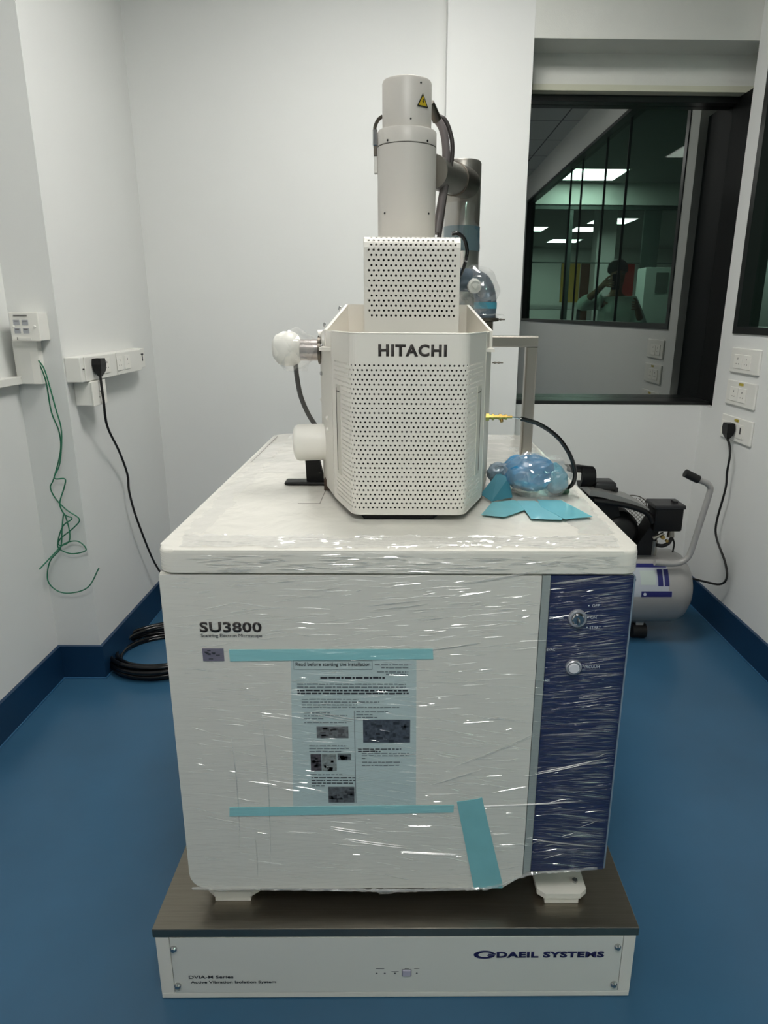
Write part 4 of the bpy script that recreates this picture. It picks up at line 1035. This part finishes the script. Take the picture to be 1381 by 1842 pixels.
tag(mk('red_poster', B(3.13, 3.40, -4.20, -4.17, 1.1, 2.0), mat('poster_red', (176, 44, 34), .5)), 'red poster panel beside the brown office door', 'poster')
tag(mk('yellow_board', B(2.33, 2.60, -4.20, -4.17, 1.45, 2.0), mat('board_yellow', (190, 158, 60), .5)), 'yellow board left of the brown office door', 'board')
cb = thing('office_cabinet', 'tall white cabinet with a grey notice in the office', 'cabinet', (3.3, -3.1, 0))
mk('cabinet_body', B(3.10, 3.46, -3.12, -2.80, 0, 1.86, bev=.004), mat('cabinet_white', (224, 236, 230), .4), cb)
mk('notice', B(3.24, 3.40, -2.80, -2.795, 1.55, 1.80), mat('notice_grey', (120, 128, 122), .6), cb)
dk_ = thing('office_desk', 'long white desk top with dark legs in the office', 'desk', (2.0, -3.9, 0))
mk('desk_top', B(1.6, 2.5, -4.6, -3.5, 1.35, 1.40), mat('desk_white', (206, 210, 206), .5), dk_)
for x in (1.62, 2.44):
    for y in (-4.56, -3.56): mk('leg', B(x, x+.04, y, y+.04, 0, 1.35), OD, dk_)

# a person in the office, one arm raised: seen only as a faint reflection
def skin(name, verts, edges, radii, m, parent=None, sub=1):
    me = bpy.data.meshes.new(name); me.from_pydata([Vector(v) for v in verts], edges, []); me.update()
    o = bpy.data.objects.new(name, me); COL.objects.link(o); me.materials.append(m)
    o.modifiers.new('skin', 'SKIN')
    lay = me.skin_vertices[0].data if me.skin_vertices else None
    if lay is None:
        bm_ = bmesh.new(); bm_.from_mesh(me); bm_.verts.layers.skin.verify(); bm_.to_mesh(me); bm_.free(); lay = me.skin_vertices[0].data
    for i, r_ in enumerate(radii):
        lay[i].radius = (r_, r_) if not isinstance(r_, tuple) else r_; lay[i].use_root = (i == 0)
    s_ = o.modifiers.new('sub', 'SUBSURF'); s_.levels = s_.render_levels = sub
    if parent is not None: o.parent = parent; o.matrix_parent_inverse = Matrix.Translation(-root_loc(parent))
    return o
px_, py_ = 2.10, -.66
SKIN = mat('skin', (150, 104, 82), .5); SHIRT = mat('shirt_white', (226, 232, 230), .7); TROU = mat('trousers_dark', (40, 42, 48), .7)
person = thing('person', 'person in a white shirt raising a phone, reflected in the dark window', 'person', (px_, py_, 0))
V = [(0, 0, .95), (0, 0, 1.15), (0, 0, 1.38), (0, 0, 1.49), (0, .01, 1.58), (0, .01, 1.66), (0, .01, 1.73),
     (.17, 0, 1.40), (.27, .06, 1.16), (.16, .24, 1.30), (.12, .30, 1.36), (-.17, 0, 1.40), (-.36, .03, 1.36), (-.26, .24, 1.48), (-.20, .30, 1.56),
     (.09, 0, .90), (.10, .01, .50), (.10, 0, .08), (.10, .12, .03), (-.09, 0, .90), (-.10, .01, .50), (-.10, 0, .08), (-.10, .12, .03)]
Ed = [(0, 1), (1, 2), (2, 3), (3, 4), (4, 5), (5, 6), (2, 7), (7, 8), (8, 9), (9, 10), (2, 11), (11, 12), (12, 13), (13, 14), (0, 15), (15, 16), (16, 17), (17, 18), (0, 19), (19, 20), (20, 21), (21, 22)]
Rd = [(.12, .09), (.12, .085), (.13, .085), .050, (.066, .075), (.080, .094), (.062, .075), .055, .042, .032, .024, .055, .042, .032, .024, .085, .055, .036, .03, .085, .055, .036, .03]
# fingers and thumbs
for hand, (hx, hy, hz), sx in ((10, (.12, .30, 1.36), -1), (14, (-.20, .30, 1.56), 1)):
    for k in range(5):
        b0 = len(V); o_ = (k-1.5)*.019
        if k < 4: L_ = (.034, .04, .037, .028)[k]; V += [(hx+sx*.02, hy+.03, hz+o_), (hx+sx*.045, hy+.03+L_, hz+o_*1.1), (hx+sx*.07, hy+.02+L_, hz+o_*1.1)]
        else: V += [(hx+sx*.012, hy+.012, hz+.045), (hx+sx*.035, hy+.035, hz+.062), (hx+sx*.05, hy+.045, hz+.066)]
        Ed += [(hand, b0), (b0, b0+1), (b0+1, b0+2)]; Rd += [.010, .009, .008]
V = [(x+px_, y+py_, z) for x, y, z in V]
skin('body', V, Ed, Rd, SKIN, person, 2)
shv = [(0, 0, .80), (0, 0, 1.12), (0, 0, 1.36), (0, 0, 1.44), (.17, 0, 1.40), (.27, .06, 1.16), (.19, .19, 1.26), (-.17, 0, 1.40), (-.36, .03, 1.36), (-.29, .18, 1.44)]
she = [(0, 1), (1, 2), (2, 3), (2, 4), (4, 5), (5, 6), (2, 7), (7, 8), (8, 9)]
skin('shirt', [(x+px_, y+py_, z) for x, y, z in shv], she, [(.20, .16), (.185, .145), (.195, .135), .075, .078, .062, .052, .078, .062, .052], SHIRT, person, 2)
trv = [(0, 0, .98), (.09, 0, .86), (.10, .01, .50), (.10, 0, .12), (-.09, 0, .86), (-.10, .01, .50), (-.10, 0, .12)]
skin('trousers', [(x+px_, y+py_, z) for x, y, z in trv], [(0, 1), (1, 2), (2, 3), (0, 4), (4, 5), (5, 6)], [(.17, .13), .105, .075, .06, .105, .075, .06], TROU, person, 2)
b_ = lathe(NB(), [(0, .115), (.05, .108), (.088, .075), (.098, .03), (.095, 0), (.07, -.02), (0, -.02)], (px_, py_+.0, 1.68), (0, -.15, 1), 24); mk('hair', b_, mat('hair_black', (20, 18, 18), .6), person, 50)
b_ = NB()
for x in (-.03, .03): cyl(b_, (px_+x, py_+.088, 1.665), (px_+x, py_+.098, 1.665), .011, n=10)
box(b_, px_-.022, px_+.022, py_+.085, py_+.096, 1.600, 1.608)
mk('eyes_and_mouth', b_, mat('face_dark', (60, 34, 30), .5), person)
b_ = NB(); cyl(b_, (px_, py_+.085, 1.655), (px_, py_+.112, 1.628), .008, .014, n=8); mk('nose', b_, SKIN, person)
ph = B(px_-.150, px_-.078, py_+.352, py_+.360, 1.50, 1.64, bev=.003); tag(mk('phone', ph, BLK), 'dark phone held up by the person in the office', 'phone')
bpy.context.view_layer.update()
